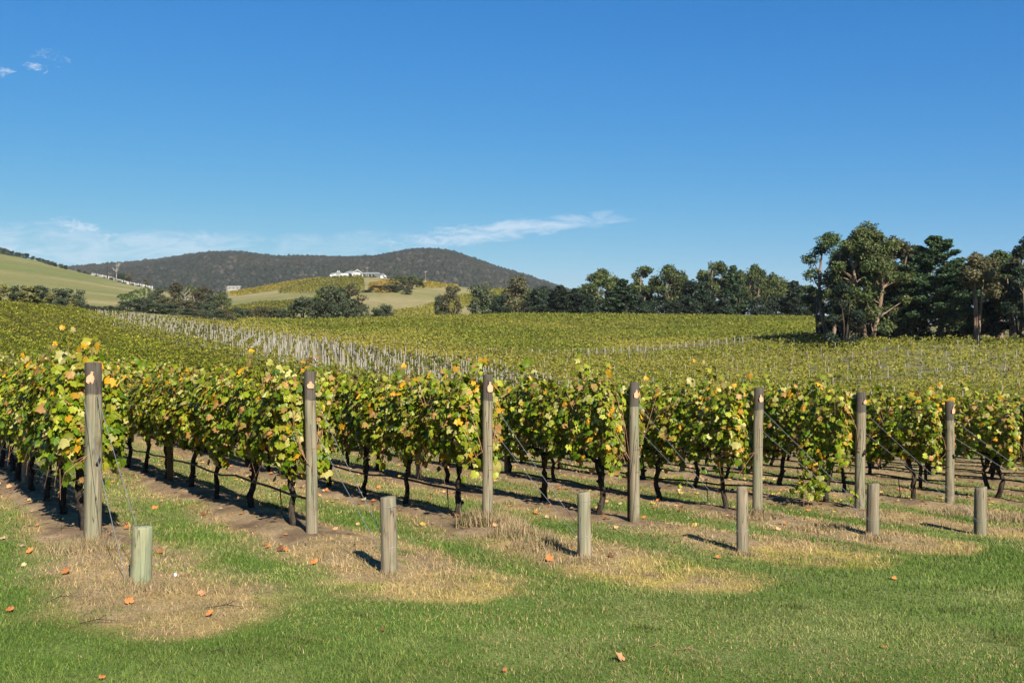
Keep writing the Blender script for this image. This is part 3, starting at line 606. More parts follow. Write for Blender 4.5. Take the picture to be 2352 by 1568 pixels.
# the big group on the right: every tree built by itself
RIGHT = [  # form, palette, px, depth, top, width px, clusters, leaves each, base, label
 ('open', 'gum_green', 1908, 152, 536, 105, 17, 330, .42, 'slender open gum with sky between its limbs, left end of the right group'),
 ('gum', 'gum_green', 1950, 146, 556, 95, 26, 320, .2, 'grey green gum filling the gap left of the tallest gum'),
 ('gum', 'gum', 1994, 140, 519, 158, 60, 330, .14, 'tallest gum of the right group with dense domed crown and pinkish trunks'),
 ('gum', 'gum_brown', 2056, 146, 548, 92, 24, 300, .3, 'brown tinged gum just right of the tallest gum on the right'),
 ('pine', 'pine', 2150, 141, 543, 150, 52, 130, .25, 'big deep green pine with spiky top amid the right tree group'),
 ('pine', 'pine', 2098, 150, 566, 90, 34, 120, .25, 'narrower dark pine tucked between the brown gum and the big pine'),
 ('open', 'gum_brown', 2243, 134, 583, 92, 15, 330, .55, 'rusty crowned gum with long forked pale limbs right of the big pine'),
 ('gum', 'gum_green', 2296, 142, 578, 95, 24, 300, .38, 'shadowy green gum behind and right of the forked rusty gum'),
 ('gum', 'dark', 2362, 126, 546, 90, 26, 330, .2, 'dark tall tree cut by the right edge of the picture'),
 ('gum', 'gum_brown', 2325, 137, 592, 70, 16, 280, .35, 'brownish gum just left of the dark tree at the right edge'),
 ('bush', 'dark', 1935, 136, 650, 80, 22, 260, .0, 'dark low evergreen at the left foot of the tallest gum'),
 ('bush', 'dark', 2010, 150, 615, 100, 26, 260, .0, 'black green evergreen filling in behind the pink gum trunks'),
 ('bush', 'dark', 2085, 144, 655, 80, 22, 260, .0, 'dark rounded evergreen under the narrower dark pine'),
 ('bush', 'dark', 2200, 146, 625, 95, 24, 260, .0, 'dark evergreen between the big pine and the forked rusty gum'),
 ('bush', 'dark', 2275, 140, 690, 60, 16, 260, .0, 'low dark evergreen at the foot of the forked rusty gum'),
 ('bush', 'dark', 2335, 134, 665, 60, 16, 260, .0, 'low dark evergreen at the foot of the tree on the right edge'),
 ('open', 'gum_green', 1880, 165, 640, 60, 10, 260, .3, 'small thin gum leaning out left of the right tree group'),
 ('gum', 'dark', 1932, 158, 600, 90, 24, 300, .05, 'shadowy tree behind the left edge of the right group'),
 ('gum', 'dark', 2040, 160, 600, 110, 28, 300, .05, 'shadowy tree behind the brown tinged gum'),
 ('gum', 'gum_green', 2108, 158, 578, 90, 26, 300, .1, 'green gum behind the narrower dark pine'),
 ('gum', 'dark', 2205, 158, 604, 110, 28, 300, .05, 'shadowy tree behind the right flank of the big pine'),
 ('gum', 'gum_green', 2268, 156, 606, 90, 26, 300, .1, 'green gum behind the forked rusty gum'),
 ('gum', 'dark', 2330, 154, 610, 100, 26, 300, .05, 'shadowy tree behind the brownish gum near the right edge'),
 ('gum', 'gum', 2440, 130, 560, 110, 24, 260, .25, 'gum standing beyond the right edge beside the dark tree')]
for i, (form, pal, px, d, top, w, nc, nl, bs, lab) in enumerate(RIGHT):
    x, y, z = at(px, d); H = (HY-top)/FPX*d+CZ-z; Wd = w/FPX*d*1.05
    tm, cm = tree_mesh(form, pal, 100+i, H, Wd, nc, int(nl*1.5), .17 if form != 'pine' else .16, bs)
    e = empty(NAMES[form], (x, y, z)); link('trunk', tm, e); link('crown', cm, e); tag(e, lab, 'tree', 'trees of the dark group on the right')
def variants(form, pal, n, H, W, nc, nl, leaf, base, seed): return [(*tree_mesh(form, pal, seed+i, H, W, nc, nl, leaf, base), H, W) for i in range(n)]
V_GUM = variants('gum', 'gum', 3, 14, 9, 26, 170, .30, .28, 200); V_GUMB = variants('gum', 'gum_brown', 2, 14, 9, 26, 170, .30, .25, 210)
V_OPEN = variants('open', 'gum', 3, 14, 7.5, 13, 260, .28, .5, 220); V_PINE = variants('pine', 'dark', 3, 11, 7, 30, 60, .30, .1, 230); V_PINEG = variants('pine', 'pine', 2, 12, 8, 34, 60, .30, .1, 235)
V_BUSH = variants('bush', 'bush', 3, 9, 8, 26, 150, .30, 0, 240); V_BUSHD = variants('bush', 'dark', 3, 8, 8, 22, 150, .30, 0, 250); V_BUSHB = variants('bush', 'gum_brown', 2, 10, 8, 24, 150, .30, 0, 256)
V_COLY = variants('column', 'yellow', 2, 8, 4.5, 14, 130, .25, 0, 260); V_COLD = variants('column', 'bush', 2, 8, 4.5, 14, 130, .25, 0, 265); V_COLG = variants('column', 'green', 2, 6, 2.5, 10, 90, .25, 0, 268)
V_SHG = variants('bush', 'green', 2, 1.5, 2.2, 9, 60, .18, 0, 270); V_SHO = variants('bush', 'orange', 2, 1.5, 2.2, 9, 60, .18, 0, 275)
def row_of(specs, group, where):
    cnt = {}
    tot = {}
    specs = sorted(specs, key=lambda s: s[2])
    for kind, vs, px, d, top, w, desc in specs:
        w = w*(1.05 if kind != 'column' else 1.25)
        cnt[desc] = cnt.get(desc, 0)+1; tot.setdefault(desc, sum(1 for q in specs if q[6] == desc))
        lab = (desc+' '+where) if tot[desc] == 1 else '%s, %s from the left, %s' % (desc, ordn(cnt[desc]), where)
        put_tree(kind, random.choice(vs), px, d, top, lab, group, w)
MID = [('pine', V_PINE, 1286, 272, 655, 66, 'dark spiky pine'), ('pine', V_PINE, 1322, 276, 662, 60, 'dark spiky pine'), ('gum', V_GUM, 1384, 278, 618, 80, 'broad olive gum'),
 ('pine', V_PINEG, 1431, 272, 641, 78, 'bright green pine'), ('open', V_OPEN, 1481, 284, 612, 50, 'flat topped open gum'), ('gum', V_GUM, 1536, 280, 609, 84, 'broad olive gum'), ('open', V_OPEN, 1572, 284, 632, 36, 'flat topped open gum'),
 ('bush', V_BUSHD, 1597, 276, 645, 70, 'blackish round evergreen'), ('open', V_OPEN, 1614, 286, 620, 40, 'flat topped open gum'), ('open', V_OPEN, 1648, 280, 601, 52, 'flat topped open gum'), ('pine', V_PINEG, 1684, 276, 610, 66, 'bright green pine'),
 ('gum', V_GUM, 1733, 280, 608, 60, 'broad olive gum'), ('gum', V_GUM, 1775, 284, 629, 62, 'broad olive gum'), ('pine', V_PINE, 1824, 274, 645, 56, 'dark spiky pine'), ('open', V_OPEN, 1852, 282, 656, 46, 'flat topped open gum'),
 ('bush', V_BUSHB, 1188, 278, 634, 58, 'brownish rounded tree'), ('bush', V_BUSHD, 1242, 276, 657, 62, 'blackish round evergreen'), ('bush', V_BUSH, 1107, 274, 650, 60, 'tree of grey green foliage'), ('bush', V_BUSHB, 1038, 272, 657, 48, 'brownish rounded tree'), ('bush', V_BUSH, 1012, 272, 678, 32, 'tree of grey green foliage')]
row_of(MID, 'windbreak trees beyond the green vineyard', 'windbreak row')
MID2 = [('gum', V_GUM, p, 288+(i % 3)*3, t, w, 'background olive gum') for i, (p, t, w) in enumerate([(1345,652,60),(1410,636,62),(1458,648,60),(1505,640,56),(1560,646,60),(1630,634,60),(1668,628,56),(1705,626,60),(1755,634,56),(1800,646,60),(1838,656,60),(1868,660,56),(1300,668,60),(1215,664,50),(1160,668,50)])]
row_of(MID2, 'background gums behind the windbreak', 'behind the windbreak row')
LOW = [('bush', V_BUSHD, p, 272+(i % 3)*3, t, w, 'low dark evergreen') for i, (p, t, w) in enumerate([(1150,680,50),(1215,688,44),(1262,682,40),(1345,676,50),(1372,684,50),(1408,668,60),(1455,678,50),(1485,690,50),(1515,684,46),(1548,690,46),(1572,680,50),(1618,672,56),(1650,686,46),(1672,664,54),(1706,676,50),(1740,684,46),(1768,688,40),(1798,678,46),(1835,684,46),(1868,690,44)])]
row_of(LOW, 'low evergreens filling the windbreak', 'at the windbreak foot')
CEN = [('bush', V_BUSH, 696, 268, 683, 74, 'wide grey green bushy tree'), ('gum', V_GUM, 742, 272, 660, 58, 'olive gum'), ('bush', V_BUSH, 770, 270, 656, 62, 'wide grey green bushy tree'), ('gum', V_GUMB, 806, 272, 655, 56, 'brownish gum'), ('bush', V_BUSH, 745, 262, 690, 66, 'wide grey green bushy tree'), ('bush', V_BUSH, 800, 264, 688, 50, 'wide grey green bushy tree'),
 ('bush', V_BUSH, 831, 262, 702, 30, 'small dark shrubby tree'), ('bush', V_BUSH, 866, 262, 707, 34, 'small dark shrubby tree'), ('bush', V_BUSH, 884, 266, 698, 34, 'small dark shrubby tree')]
row_of(CEN, 'clump of trees in the middle distance', 'in the middle clump')
HILL = [('bush', V_BUSH, 895, 560, 654, 44, 'dark round tree'), ('bush', V_BUSHB, 866, 575, 656, 40, 'brownish tree'), ('gum', V_GUM, 917, 600, 632, 36, 'taller gum'), ('gum', V_GUM, 946, 610, 631, 34, 'taller gum'), ('bush', V_BUSHB, 930, 590, 646, 36, 'brownish tree'), ('bush', V_BUSH, 934, 545, 664, 22, 'dark round tree'), ('bush', V_BUSH, 842, 560, 666, 24, 'dark round tree'), ('bush', V_BUSHD, 965, 640, 640, 16, 'small dark shrub')]
row_of(HILL, 'trees on the homestead hill', 'on the homestead slope')
VAL = [('bush', V_BUSH, 361, 420, 660, 34, 'rounded grey tree'), ('gum', V_GUMB, 404, 410, 650, 46, 'brownish gum'), ('gum', V_GUM, 437, 405, 656, 44, 'olive gum'), ('gum', V_GUMB, 464, 400, 659, 48, 'brownish gum'), ('bush', V_BUSH, 486, 390, 676, 40, 'rounded grey tree'), ('gum', V_GUM, 513, 390, 670, 34, 'olive gum'),
 ('bush', V_BUSH, 296, 340, 692, 52, 'wide grey green shrub'), ('bush', V_BUSH, 328, 345, 684, 50, 'wide grey green shrub'), ('bush', V_BUSH, 352, 330, 696, 50, 'wide grey green shrub'), ('bush', V_BUSH, 392, 335, 698, 56, 'wide grey green shrub'), ('bush', V_BUSHB, 378, 360, 684, 36, 'reddish brown shrub'), ('bush', V_BUSHB, 425, 350, 690, 44, 'reddish brown shrub'), ('bush', V_BUSH, 452, 360, 692, 40, 'wide grey green shrub'),
 ('bush', V_BUSH, 478, 350, 698, 36, 'wide grey green shrub'), ('bush', V_BUSHB, 465, 300, 712, 26, 'reddish brown shrub'), ('bush', V_BUSH, 430, 300, 708, 40, 'wide grey green shrub')]
row_of(VAL, 'trees of the left valley', 'in the left valley clump')
CREEK = [('bush', V_BUSHB if i % 3 == 0 else V_BUSH, p, 280+(i % 4)*5, t, w, 'low brownish shrub' if i % 3 == 0 else 'low grey shrub') for i, (p, t, w) in enumerate([(198,699,24),(212,702,26),(226,703,26),(240,703,24),(254,702,26),(268,704,26),(282,706,26),(478,713,30),(500,711,34),(522,712,30),(545,706,40),(572,710,36),(598,704,44),(622,708,40),(646,709,34)])]
row_of(CREEK, 'low shrubs along the creek line', 'along the creek line')
POP = [('column', V_COLD, 28, 270, 662, 30, 'dark green poplar'), ('column', V_COLY, 76, 272, 668, 30, 'yellowish poplar'), ('bush', V_BUSH, 140, 255, 684, 34, 'round grey green tree'), ('bush', V_BUSH, 95, 270, 680, 34, 'round grey green tree'), ('column', V_COLY, 17, 262, 653, 30, 'yellowish poplar'), ('column', V_COLD, 42, 262, 656, 28, 'dark green poplar'), ('column', V_COLY, 64, 260, 657, 34, 'yellowish poplar'), ('column', V_COLD, 86, 262, 656, 26, 'dark green poplar'), ('column', V_COLD, 103, 266, 660, 26, 'dark green poplar'), ('column', V_COLY, 116, 258, 674, 26, 'yellowish poplar'), ('column', V_COLD, 133, 264, 663, 24, 'dark green poplar'), ('column', V_COLD, 152, 266, 663, 26, 'dark green poplar'), ('column', V_COLY, 163, 258, 684, 24, 'yellowish poplar'), ('column', V_COLD, 176, 264, 665, 28, 'dark green poplar'), ('bush', V_BUSH, 188, 258, 690, 26, 'round grey green tree'), ('column', V_COLD, -8, 264, 655, 26, 'dark green poplar')]
row_of(POP, 'poplars behind the left vineyard', 'above the left vineyard')
CYP = [('column', V_COLG, p, dd, t, w, 'small neat cone shaped tree') for p, dd, t, w in [(280,400,675,16),(290,405,674,13),(299,412,670,11),(306,420,667,9),(314,428,665,9),(323,436,663,9),(331,444,662,9),(342,450,662,11)]]
row_of(CYP, 'row of small planted trees', 'below the white ridge fence')
RID = [(p, 858-p*.72, BNDy) for p, BNDy in [(2,568),(10,570),(18,573),(27,576),(38,579),(44,580),(51,582),(60,582),(76,588),(88,592),(98,594),(108,597),(119,600),(127,603),(140,606),(150,609)]]
row_of([('bush', V_BUSHD if i % 2 else V_BUSH, p, d, t, 9+(i*7) % 5, 'dark ridge shrub' if i % 2 else 'grey ridge shrub') for i, (p, d, t) in enumerate(RID)], 'shrubs along the skyline of the left hill', 'on the skyline of the left hill')
row_of([('bush', V_BUSH, p, 770-(p-190)*.52, t, 9, 'round olive tree') for p, t in [(181,618),(194,622),(206,625),(221,631),(238,636),(255,637),(274,644),(284,648),(303,651),(319,655),(333,658),(338,660)]], 'olive trees along the white fence', 'beside the white ridge fence')
row_of([('bush', V_BUSHD, 274, 790, 627, 24, 'dark round tree'), ('bush', V_BUSHB, 294, 800, 629, 20, 'brown tree'), ('bush', V_BUSHB, 334, 760, 641, 22, 'brown tree')], 'trees behind the white ridge fence', 'behind the white ridge fence')
hs = sorted(HOUSE_SHRUBS)
for i, (x, y) in enumerate(hs):
    og = i % 2 == 0; vs = V_SHO if og else V_SHG; tm, cm, H0, W0 = vs[i % len(vs)]; e = empty('shrub', (x, y, tz(x, y)))
    for nm, me in (('trunk', tm), ('crown', cm)):
        o = link(nm, me, e); o.scale = (1, 1, random.uniform(.8, 1.25))
    tag(e, '%s garden shrub, %s from the left before the homestead' % ('russet' if og else 'green', ordn(i+1)), 'shrub', 'garden shrubs in front of the homestead')
def dead_tree(px, d, top, seed, mat, label, spread):
    rg = random.Random(seed); x, y, z = at(px, d); H = (HY-top)/FPX*d+CZ-z; e = empty('dead_tree', (x, y, z)); b = MB()
    b.tube([(0, 0, -.5), (.1, 0, H*.4), (-.1, 0, H*.7), (.1, 0, H)], [H*.032, H*.024, H*.014, H*.005], 6); b.build('trunk', mat, e, True)
    for i in range(11):
        z0 = H*rg.uniform(.38, .85); a = rg.uniform(0, 6.28); L = H*spread*rg.uniform(.6, 1.2); m = MB(); p = Vector((0, 0, z0)); q = p+Vector((math.cos(a)*L*.6, math.sin(a)*L*.6, L*.45)); r = q+Vector((math.cos(a+.6)*L*.3, math.sin(a+.6)*L*.3, L*.5))
        m.tube([p, q, r], [H*.012, H*.009, H*.004], 4, False); m.tube([q, q+Vector((math.cos(a-.8)*L*.35, math.sin(a-.8)*L*.35, L*.3))], [H*.007, H*.003], 4, False); m.build('branch', mat, e)
    tag(e, label, 'tree')
dead_tree(267, 735, 602, 1, M_DEAD, 'bare pale grey dead tree with forked branches above the white fence', .30)
dead_tree(246, 750, 600, 2, M_BARK_D, 'bare dark brown dead tree left of the pale dead tree', .12)
dead_tree(302, 770, 616, 3, M_BARK_D, 'thin brown dead tree right of the pale dead tree', .10)
dead_tree(425, 398, 664, 4, M_DEAD, 'pale bare limbed tree among the valley gums', .28)
dead_tree(520, 600, 657, 5, M_DEAD, 'small grey bare tree right of the valley gums', .28)
def power_pole(px, d, top, lab):
    x, y, z = at(px, d); H = (HY-top)/FPX*d+CZ-z; e = empty('power_pole', (x, y, z)); b = MB(); b.tube([(0, 0, -.3), (0, 0, H)], [.13, .09], 6); b.build('pole', M_DEAD, e)
    b = MB(); b.box(-1.1, 1.1, -.08, .08, H-.9, H-.7); b.build('crossarm', M_DEAD, e); tag(e, lab, 'pole')
power_pole(977, 690, 622, 'power pole on the homestead hill right of the trees')
power_pole(843, 700, 612, 'thin power pole on the bare slope below the homestead')

# ---------------------------------------------------------------- vineyard leaves far and near
FCOL = np.array([[.17,.19,.018],[.25,.25,.028],[.34,.31,.05],[.105,.135,.014],[.37,.26,.035],[.30,.28,.04]])
def field_foliage(name, pts, ang, label, mat=M_FIELD, zlo=.65, zhi=1.65, th=.32, dens=1.0, pal=FCOL, wts=None, warm=None, size=1.0, ragged=.12, kind='stuff', nrand=.6):
    """pts (n,2): 1 m samples along rows; ang: direction of the row"""
    x, y = pts[:, 0], pts[:, 1]; z = terrain(x, y)
    per = np.interp(y, [20, 35, 60, 100, 160, 250, 400, 800], [210, 130, 75, 40, 22, 13, 8, 3.0])*dens
    sz = np.interp(y, [20, 35, 60, 100, 160, 250, 400, 800], [.062, .078, .105, .145, .20, .26, .36, .65])*size
    gap = .55+.9*fbm(x*.45+y*.1, y*.45, 61, 3)
    n = RNG.poisson(per*gap); idx = np.repeat(np.arange(len(x)), n); m = len(idx)
    a = RNG.uniform(-.5, .5, m); cth, sth = math.sin(ang), math.cos(ang)
    hmul = (1+ragged*2*(fbm(x*.9+y*.3, y*.9, 62, 2)-.5))[idx]
    zz = RNG.beta(1.5, 1.15, m); top = zz > .93
    off = RNG.normal(0, 1, m); off = np.sign(off)*(.75+.25*RNG.random(m))*th*np.sqrt(np.clip(1-(zz-.45)**2*1.2, .12, 1))
    cap = RNG.random(m) < .36; off = np.where(cap, RNG.uniform(-th, th, m), off); zz = np.where(cap, 1-.10*(off/th)**2-RNG.random(m)*.05, zz)
    P = np.stack([x[idx]+cth*a+sth*off, y[idx]+sth*a-cth*off, z[idx]+zlo+(zhi*hmul-zlo)*zz+top*RNG.exponential(.10, m)], -1)
    nr = np.stack([sth*np.sign(off)*np.where(cap, .25, 1), -cth*np.sign(off)*np.where(cap, .25, 1), np.where(cap, 1.3, .15)], -1)+RNG.normal(size=(m, 3))*nrand; nr /= np.linalg.norm(nr, axis=1)[:, None]
    t = np.cross(nr, RNG.normal(size=(m, 3))); t /= np.linalg.norm(t, axis=1)[:, None]; b = np.cross(nr, t); s = sz[idx]*RNG.uniform(.6, 1.4, m)
    V = np.stack([P+t*s[:, None], P+(-.5*t+.75*b)*s[:, None], P+(-.5*t-.75*b)*s[:, None]], 1).reshape(-1, 3)
    w = wts if wts is not None else np.array([.28, .26, .14, .2, .04, .08]); ci = RNG.choice(len(pal), m, p=w/w.sum()); c = pal[ci]*RNG.uniform(.84, 1.16, m)[:, None]*((.82+.36*fbm(x*.25, y*.25, 66, 3))*(.68+.64*vnoise((x*sth-y*cth)/1.35, (x*cth+y*sth)*.03, 67)))[idx][:, None]
    yl = np.clip((fbm(x*.05, y*.05, 63, 4)-.45)*3, 0, 1)[idx]
    if warm is not None: yl = yl*.5+warm(x, y)[idx]
    c = c*(1-.45*yl[:, None])+np.array([.42, .34, .07])*.45*yl[:, None]
    o = link(name, mesh_np(name, V, np.arange(m*3).reshape(-1, 3), np.repeat(c, 3, 0), False, mat)); tag(o, label, 'vineyard', None, kind); return o
def lines(th, sp, off, bbox, step=1.0):
    """sample points every metre along parallel rows over a box (x0,x1,y0,y1)"""
    rx, ry = math.sin(th), math.cos(th); nx, ny = ry, -rx; x0, x1, y0, y1 = bbox
    cs = [(x, y) for x in (x0, x1) for y in (y0, y1)]; ts = [a*nx+b*ny for a, b in cs]; ss = [a*rx+b*ry for a, b in cs]
    k = np.arange(math.floor(min(ts)/sp), math.ceil(max(ts)/sp)+1); s = np.arange(min(ss), max(ss), step)
    K, Sg = np.meshgrid(k, s, indexing='ij'); t = K*sp+off; x = t*nx+Sg*rx; y = t*ny+Sg*ry
    m = (x > x0) & (x < x1) & (y > y0) & (y < y1); return x[m], y[m], K[m], Sg[m]
def canopy_px(x, y, h=CANOPY): return proj(x, y, terrain(x, y)+h)
def view(px, a=-140, b=2500): return (px > a) & (px < b)
# upper left block: the same rows that start at the posts
VINES = []   # (distance, row, j, x, y)
SV, S0 = 1.51, .65
def row_pt(k, s): return P0[0]+NX*RSP*k+RX*(s+RS0*k), P0[1]+NY*RSP*k+RY*(s+RS0*k)
KMAX = 12
for k in range(0, KMAX+1):
    for j in range(0, 70):
        x, y = row_pt(k, S0+SV*j)
        if y > 4:
            u = x/y
            if -.555 < u < .565 and y < 70: VINES.append((y, k, j, x, y))
VINES.sort(); NEARV = VINES[:300]
OUTV = []
for k in range(3, KMAX+1):
    for j in range(0, 12):
        x, y = row_pt(k, S0+SV*j)
        if .565 <= x/y < .86: OUTV.append((k, j, x, y))
last = {}
for v in NEARV: last[v[1]] = max(last.get(v[1], 0), v[2])
pts = []
for k in range(-1, KMAX+1):
    s0 = S0+SV*(last.get(k, -1)+.5); s0 = max(s0, 2)
    for s in np.arange(s0+.5, 240, 1.0):
        x, y = row_pt(k, s)
        if not (-.62 < x/y < .66): continue
        px, py = canopy_px(np.array([x]), np.array([y])); 
        if y < 187: pts.append((x, y))
pts = np.array(pts)
warmA = lambda x, y: np.clip((y-60)/200, 0, .35)
field_foliage('vine_rows', pts, TH, 'bright yellow green vine rows climbing the left slope behind the front vines', warm=warmA, zlo=.3, th=.30, zhi=1.75, dens=1.5, size=.8, nrand=.36, pal=FCOL*np.array([1.3, 1.4, 1.0]))

# B: young block with pale posts and white guards
THB = -.203
def in_B(px, py): return (py < BND_AB(px)) & (py > BND_B(px))
def t_of(x, y): return row_ts(x, y)[0]
x, y, K, Sg = lines(THB, 1.9, .4, (-90, 45, 30, 215)); px, py = canopy_px(x, y, 1.45)
mB = (t_of(x, y) > RSP*(KMAX+.8)) & (py > BND_B(px)) & view(px) & (px < 1500)
field_foliage('young_vines', np.stack([x, y], -1)[mB], THB, 'thin young vines among the pale posts and white guards', zlo=.35, zhi=1.25, th=.14, dens=.8, size=.75, ragged=.5, wts=np.array([.3, .25, .1, .3, .02, .03]))
# D and E: the hollow and right hand block, rows crosswise
THD = 1.46
x, y, K, Sg = lines(THD, 2.7, .2, (-75, 110, 28, 200)); px, py = canopy_px(x, y)
mD = (t_of(x, y) > RSP*(KMAX+.8)) & ~((py > BND_B(px)) & (px < 1480)) & view(px) & (py > BND_L2(px)) & ((px < 1900) | (y < np.interp(px, [1880, 2100, 2352, 2600], [150, 131, 124, 124])))
sparse = np.exp(-((px-2150)/420)**2-((py-820)/45)**2)
keep = (RNG.random(len(x)) > sparse*.6) & ~((py-BND_L2(px) < 9) & (px > 1330) & (px < 1720))
warmD = lambda x, y: np.clip(.65*np.exp(-((canopy_px(x, y)[1]-BND_B(canopy_px(x, y)[0]))/16)**2)*(canopy_px(x, y)[0] < 1500), 0, .7)
PD = np.stack([x, y], -1)[mD & keep]
field_foliage('vine_rows', PD, THD, 'olive green vine rows filling the hollow and the right slope', dens=1.3, zhi=1.5, warm=warmD, th=.34, size=.8, nrand=.42, wts=np.array([.3, .24, .12, .26, .03, .05]))
# C: the long block under the windbreak
THC = 1.22
x, y, K, Sg = lines(THC, 2.5, .2, (-110, 115, 100, 275)); px, py = canopy_px(x, y)
mC = view(px) & (py < BND_L2(px)-3.0) & (px > 425) & (px < 1912) & (y < np.interp(px, [430, 900, 1040, 1200, 1900], [232, 240, 247, 256, 268])) & ~((py > BND_B(px)) & (px < 1480))
PC = np.stack([x, y], -1)[mC]
field_foliage('vine_rows', PC, THC, 'deep green block of vines under the windbreak trees', dens=1.3, size=.82, th=.34, nrand=.42, pal=FCOL*np.array([.85, .92, .85]), wts=np.array([.34, .24, .08, .28, .02, .04]))
# patches of vines on the homestead hill, by outline in the picture
def inpoly(px, py, poly):
    c = np.zeros(px.shape, bool); n = len(poly)
    for i in range(n):
        (xa, ya), (xb, yb) = poly[i], poly[(i+1) % n]
        c ^= ((ya > py) != (yb > py)) & (px < (xb-xa)*(py-ya)/((yb-ya) if yb != ya else 1e-9)+xa)
    return c
HP = [('golden vines on the far left shoulder of the homestead hill', [(520,672),(600,656),(668,640),(742,632),(765,634),(700,645),(640,664),(540,678)], .9, FCOL*np.array([1.05, .85, .8]), .6),
      ('olive vines directly below the homestead', [(640,666),(700,646),(770,636),(834,635),(838,668),(800,674),(640,671)], .15, FCOL*.8, .1),
      ('dull green vines low on the left of the homestead hill', [(490,728),(520,706),(600,694),(690,690),(700,700),(660,728)], .6, FCOL*.65, .0),
      ('rust tinged vines beside the hill trees', [(850,650),(880,644),(915,646),(905,668),(872,672),(846,662)], 1.2, FCOL*np.array([1.1, .6, .6]), .6),
      ('yellow vines on the right brow of the homestead hill', [(955,636),(1040,650),(1055,658),(960,660),(950,650)], 1.2, FCOL*np.array([1.05, .85, .8]), .6),
      ('bright green vines on the lower right of the homestead hill', [(905,722),(900,716),(960,706),(1010,690),(1060,678),(1175,658),(1185,680),(1100,690),(1045,712),(985,726)], .7, FCOL*.95, .2)]
for lab, poly, th, pal, wm in HP:
    pp = np.array(poly); x, y, K, Sg = lines(th, 3.2, 0, ((pp[:, 0].min()-HX)/FPX*780, (pp[:, 0].max()-HX)/FPX*280+2 if pp[:, 0].max() > HX else (pp[:, 0].max()-HX)/FPX*290, 285, 735), 1.3)
    px, py = proj(x, y, terrain(x, y)+.8); m = inpoly(px, py, poly)
    if m.sum() < 20: print('PATCH EMPTY', lab); continue
    field_foliage('hill_vine_rows', np.stack([x, y], -1)[m], th, lab, pal=pal, zlo=.2, zhi=1.5, th=.45, dens=1.0, warm=lambda x, y: np.full(len(x), wm))

# ---------------------------------------------------------------- posts, guards and end posts of the far blocks
def small_post(name, r, h, mat, n=5):
    b = MB(); b.tube([(0, 0, -.15), (0, 0, h)], [r, r*.93], n); return b.mesh(name, mat)
ME_PALE = [small_post('pale_post', .050, h, M_PALE) for h in (1.45, 1.58, 1.7)]
def guard_mesh(h, r):
    b = MB(); b.tube([(0, 0, 0), (0, 0, h)], [r, r*1.1], 5); return b.mesh('vine_guard', M_GUARD)
ME_GUARD = [guard_mesh(h, .036) for h in (.5, .6, .68)]
def joined(name, items, meshes, label, cat):
    vs = [np.array([v.co for v in m.vertices]) for m in meshes]; out = {}
    V = []; F = []; b = 0; fs = [[tuple(p.vertices) for p in m.polygons] for m in meshes]
    for (x, y, z, k, tx, ty) in items:
        v = vs[k].copy(); v[:, 0] += tx*v[:, 2]+x; v[:, 1] += ty*v[:, 2]+y; v[:, 2] += z; V.append(v)
        F += [tuple(i+b for i in f) for f in fs[k]]; b += len(v)
    me = bpy.data.meshes.new(name); me.from_pydata(np.concatenate(V).tolist(), [], F); me.update(); me.materials.append(meshes[0].materials[0])
    return tag(link(name, me), label, cat, None, 'stuff')
posts, guards = [], []
x, y, K, Sg = lines(THB, 1.9, .4, (-90, 45, 30, 215), .95); px, py = canopy_px(x, y, 1.45)
mB = (t_of(x, y) > RSP*(KMAX+.8)) & (py > BND_B(px)) & view(px, -20, 2372) & (px < 1500); x, y, K, Sg = x[mB], y[mB], K[mB], Sg[mB]
for i in range(len(x)):
    j = int(round(Sg[i]/.95)); jx, jy = RNG.normal(0, .38), RNG.normal(0, .3)
    if j % 2 == 0: posts.append((y[i], x[i]+jx, y[i]+jy, 'B'))
    elif RNG.random() < .85: guards.append((y[i], x[i]+jx, y[i]+jy, 'B'))
x, y, K, Sg = lines(THD, 2.7, .2, (-75, 110, 28, 200), 1.5); px, py = canopy_px(x, y)
mD = (t_of(x, y) > RSP*(KMAX+.8)) & ~((py > BND_B(px)) & (px < 1480)) & view(px, -20, 2372) & (py > BND_L2(px)) & ((px < 1900) | (y < np.interp(px, [1880, 2100, 2352, 2600], [150, 131, 124, 124])))
for a, b_, k_, s_, p_, q_ in zip(x[mD], y[mD], K[mD], Sg[mD], px[mD], py[mD]):
    j = int(round(s_/1.5))
    if (j+2*k_) % 5 == 0: posts.append((b_+15, a+RNG.normal(0, .05), b_, 'D'))
    elif RNG.random() < .16*math.exp(-((p_-2200)/330)**2-((q_-835)/32)**2): guards.append((b_, a, b_, 'D'))
posts.sort(); guards.sort()
def lean(): return RNG.normal(0, .025), RNG.normal(0, .025)
for lst, ME, nm, cat, lb, gb in ((posts, ME_PALE, 'pale_post', 'post', {'B': 'weathered pale post standing in the young block of white vine guards', 'D': 'weathered pale post rising through the olive vines of the right slope'}, {'B': 'pale posts of the young vine block', 'D': 'pale posts of the right slope'}),
                               (guards, ME_GUARD, 'vine_guard', 'vine guard', {'B': 'white plastic guard tube round a young vine between the pale posts', 'D': 'white plastic guard tube among the olive vines of the right slope'}, {'B': 'white vine guards of the young block', 'D': 'white vine guards of the right slope'})):
    nmax = 245 if nm == 'pale_post' else 300
    for d_, a, b_, w in lst[:nmax]:
        me = random.choice(ME); o = link(nm, me, None, (a, b_, tz(a, b_)+(.12 if w == 'D' else 0))); l = lean(); o.rotation_euler = (l[0], l[1], random.random()*6); tag(o, lb[w], cat, gb[w])
    rest = [(a, b_, tz(a, b_)+(.12 if w == 'D' else 0), int(RNG.integers(0, 3)), *lean()) for d_, a, b_, w in lst[nmax:]]
    if rest: joined(nm, rest, ME, 'the many farther pale posts of the vineyard blocks' if nm == 'pale_post' else 'the many farther white guard tubes of the young vine block', cat)
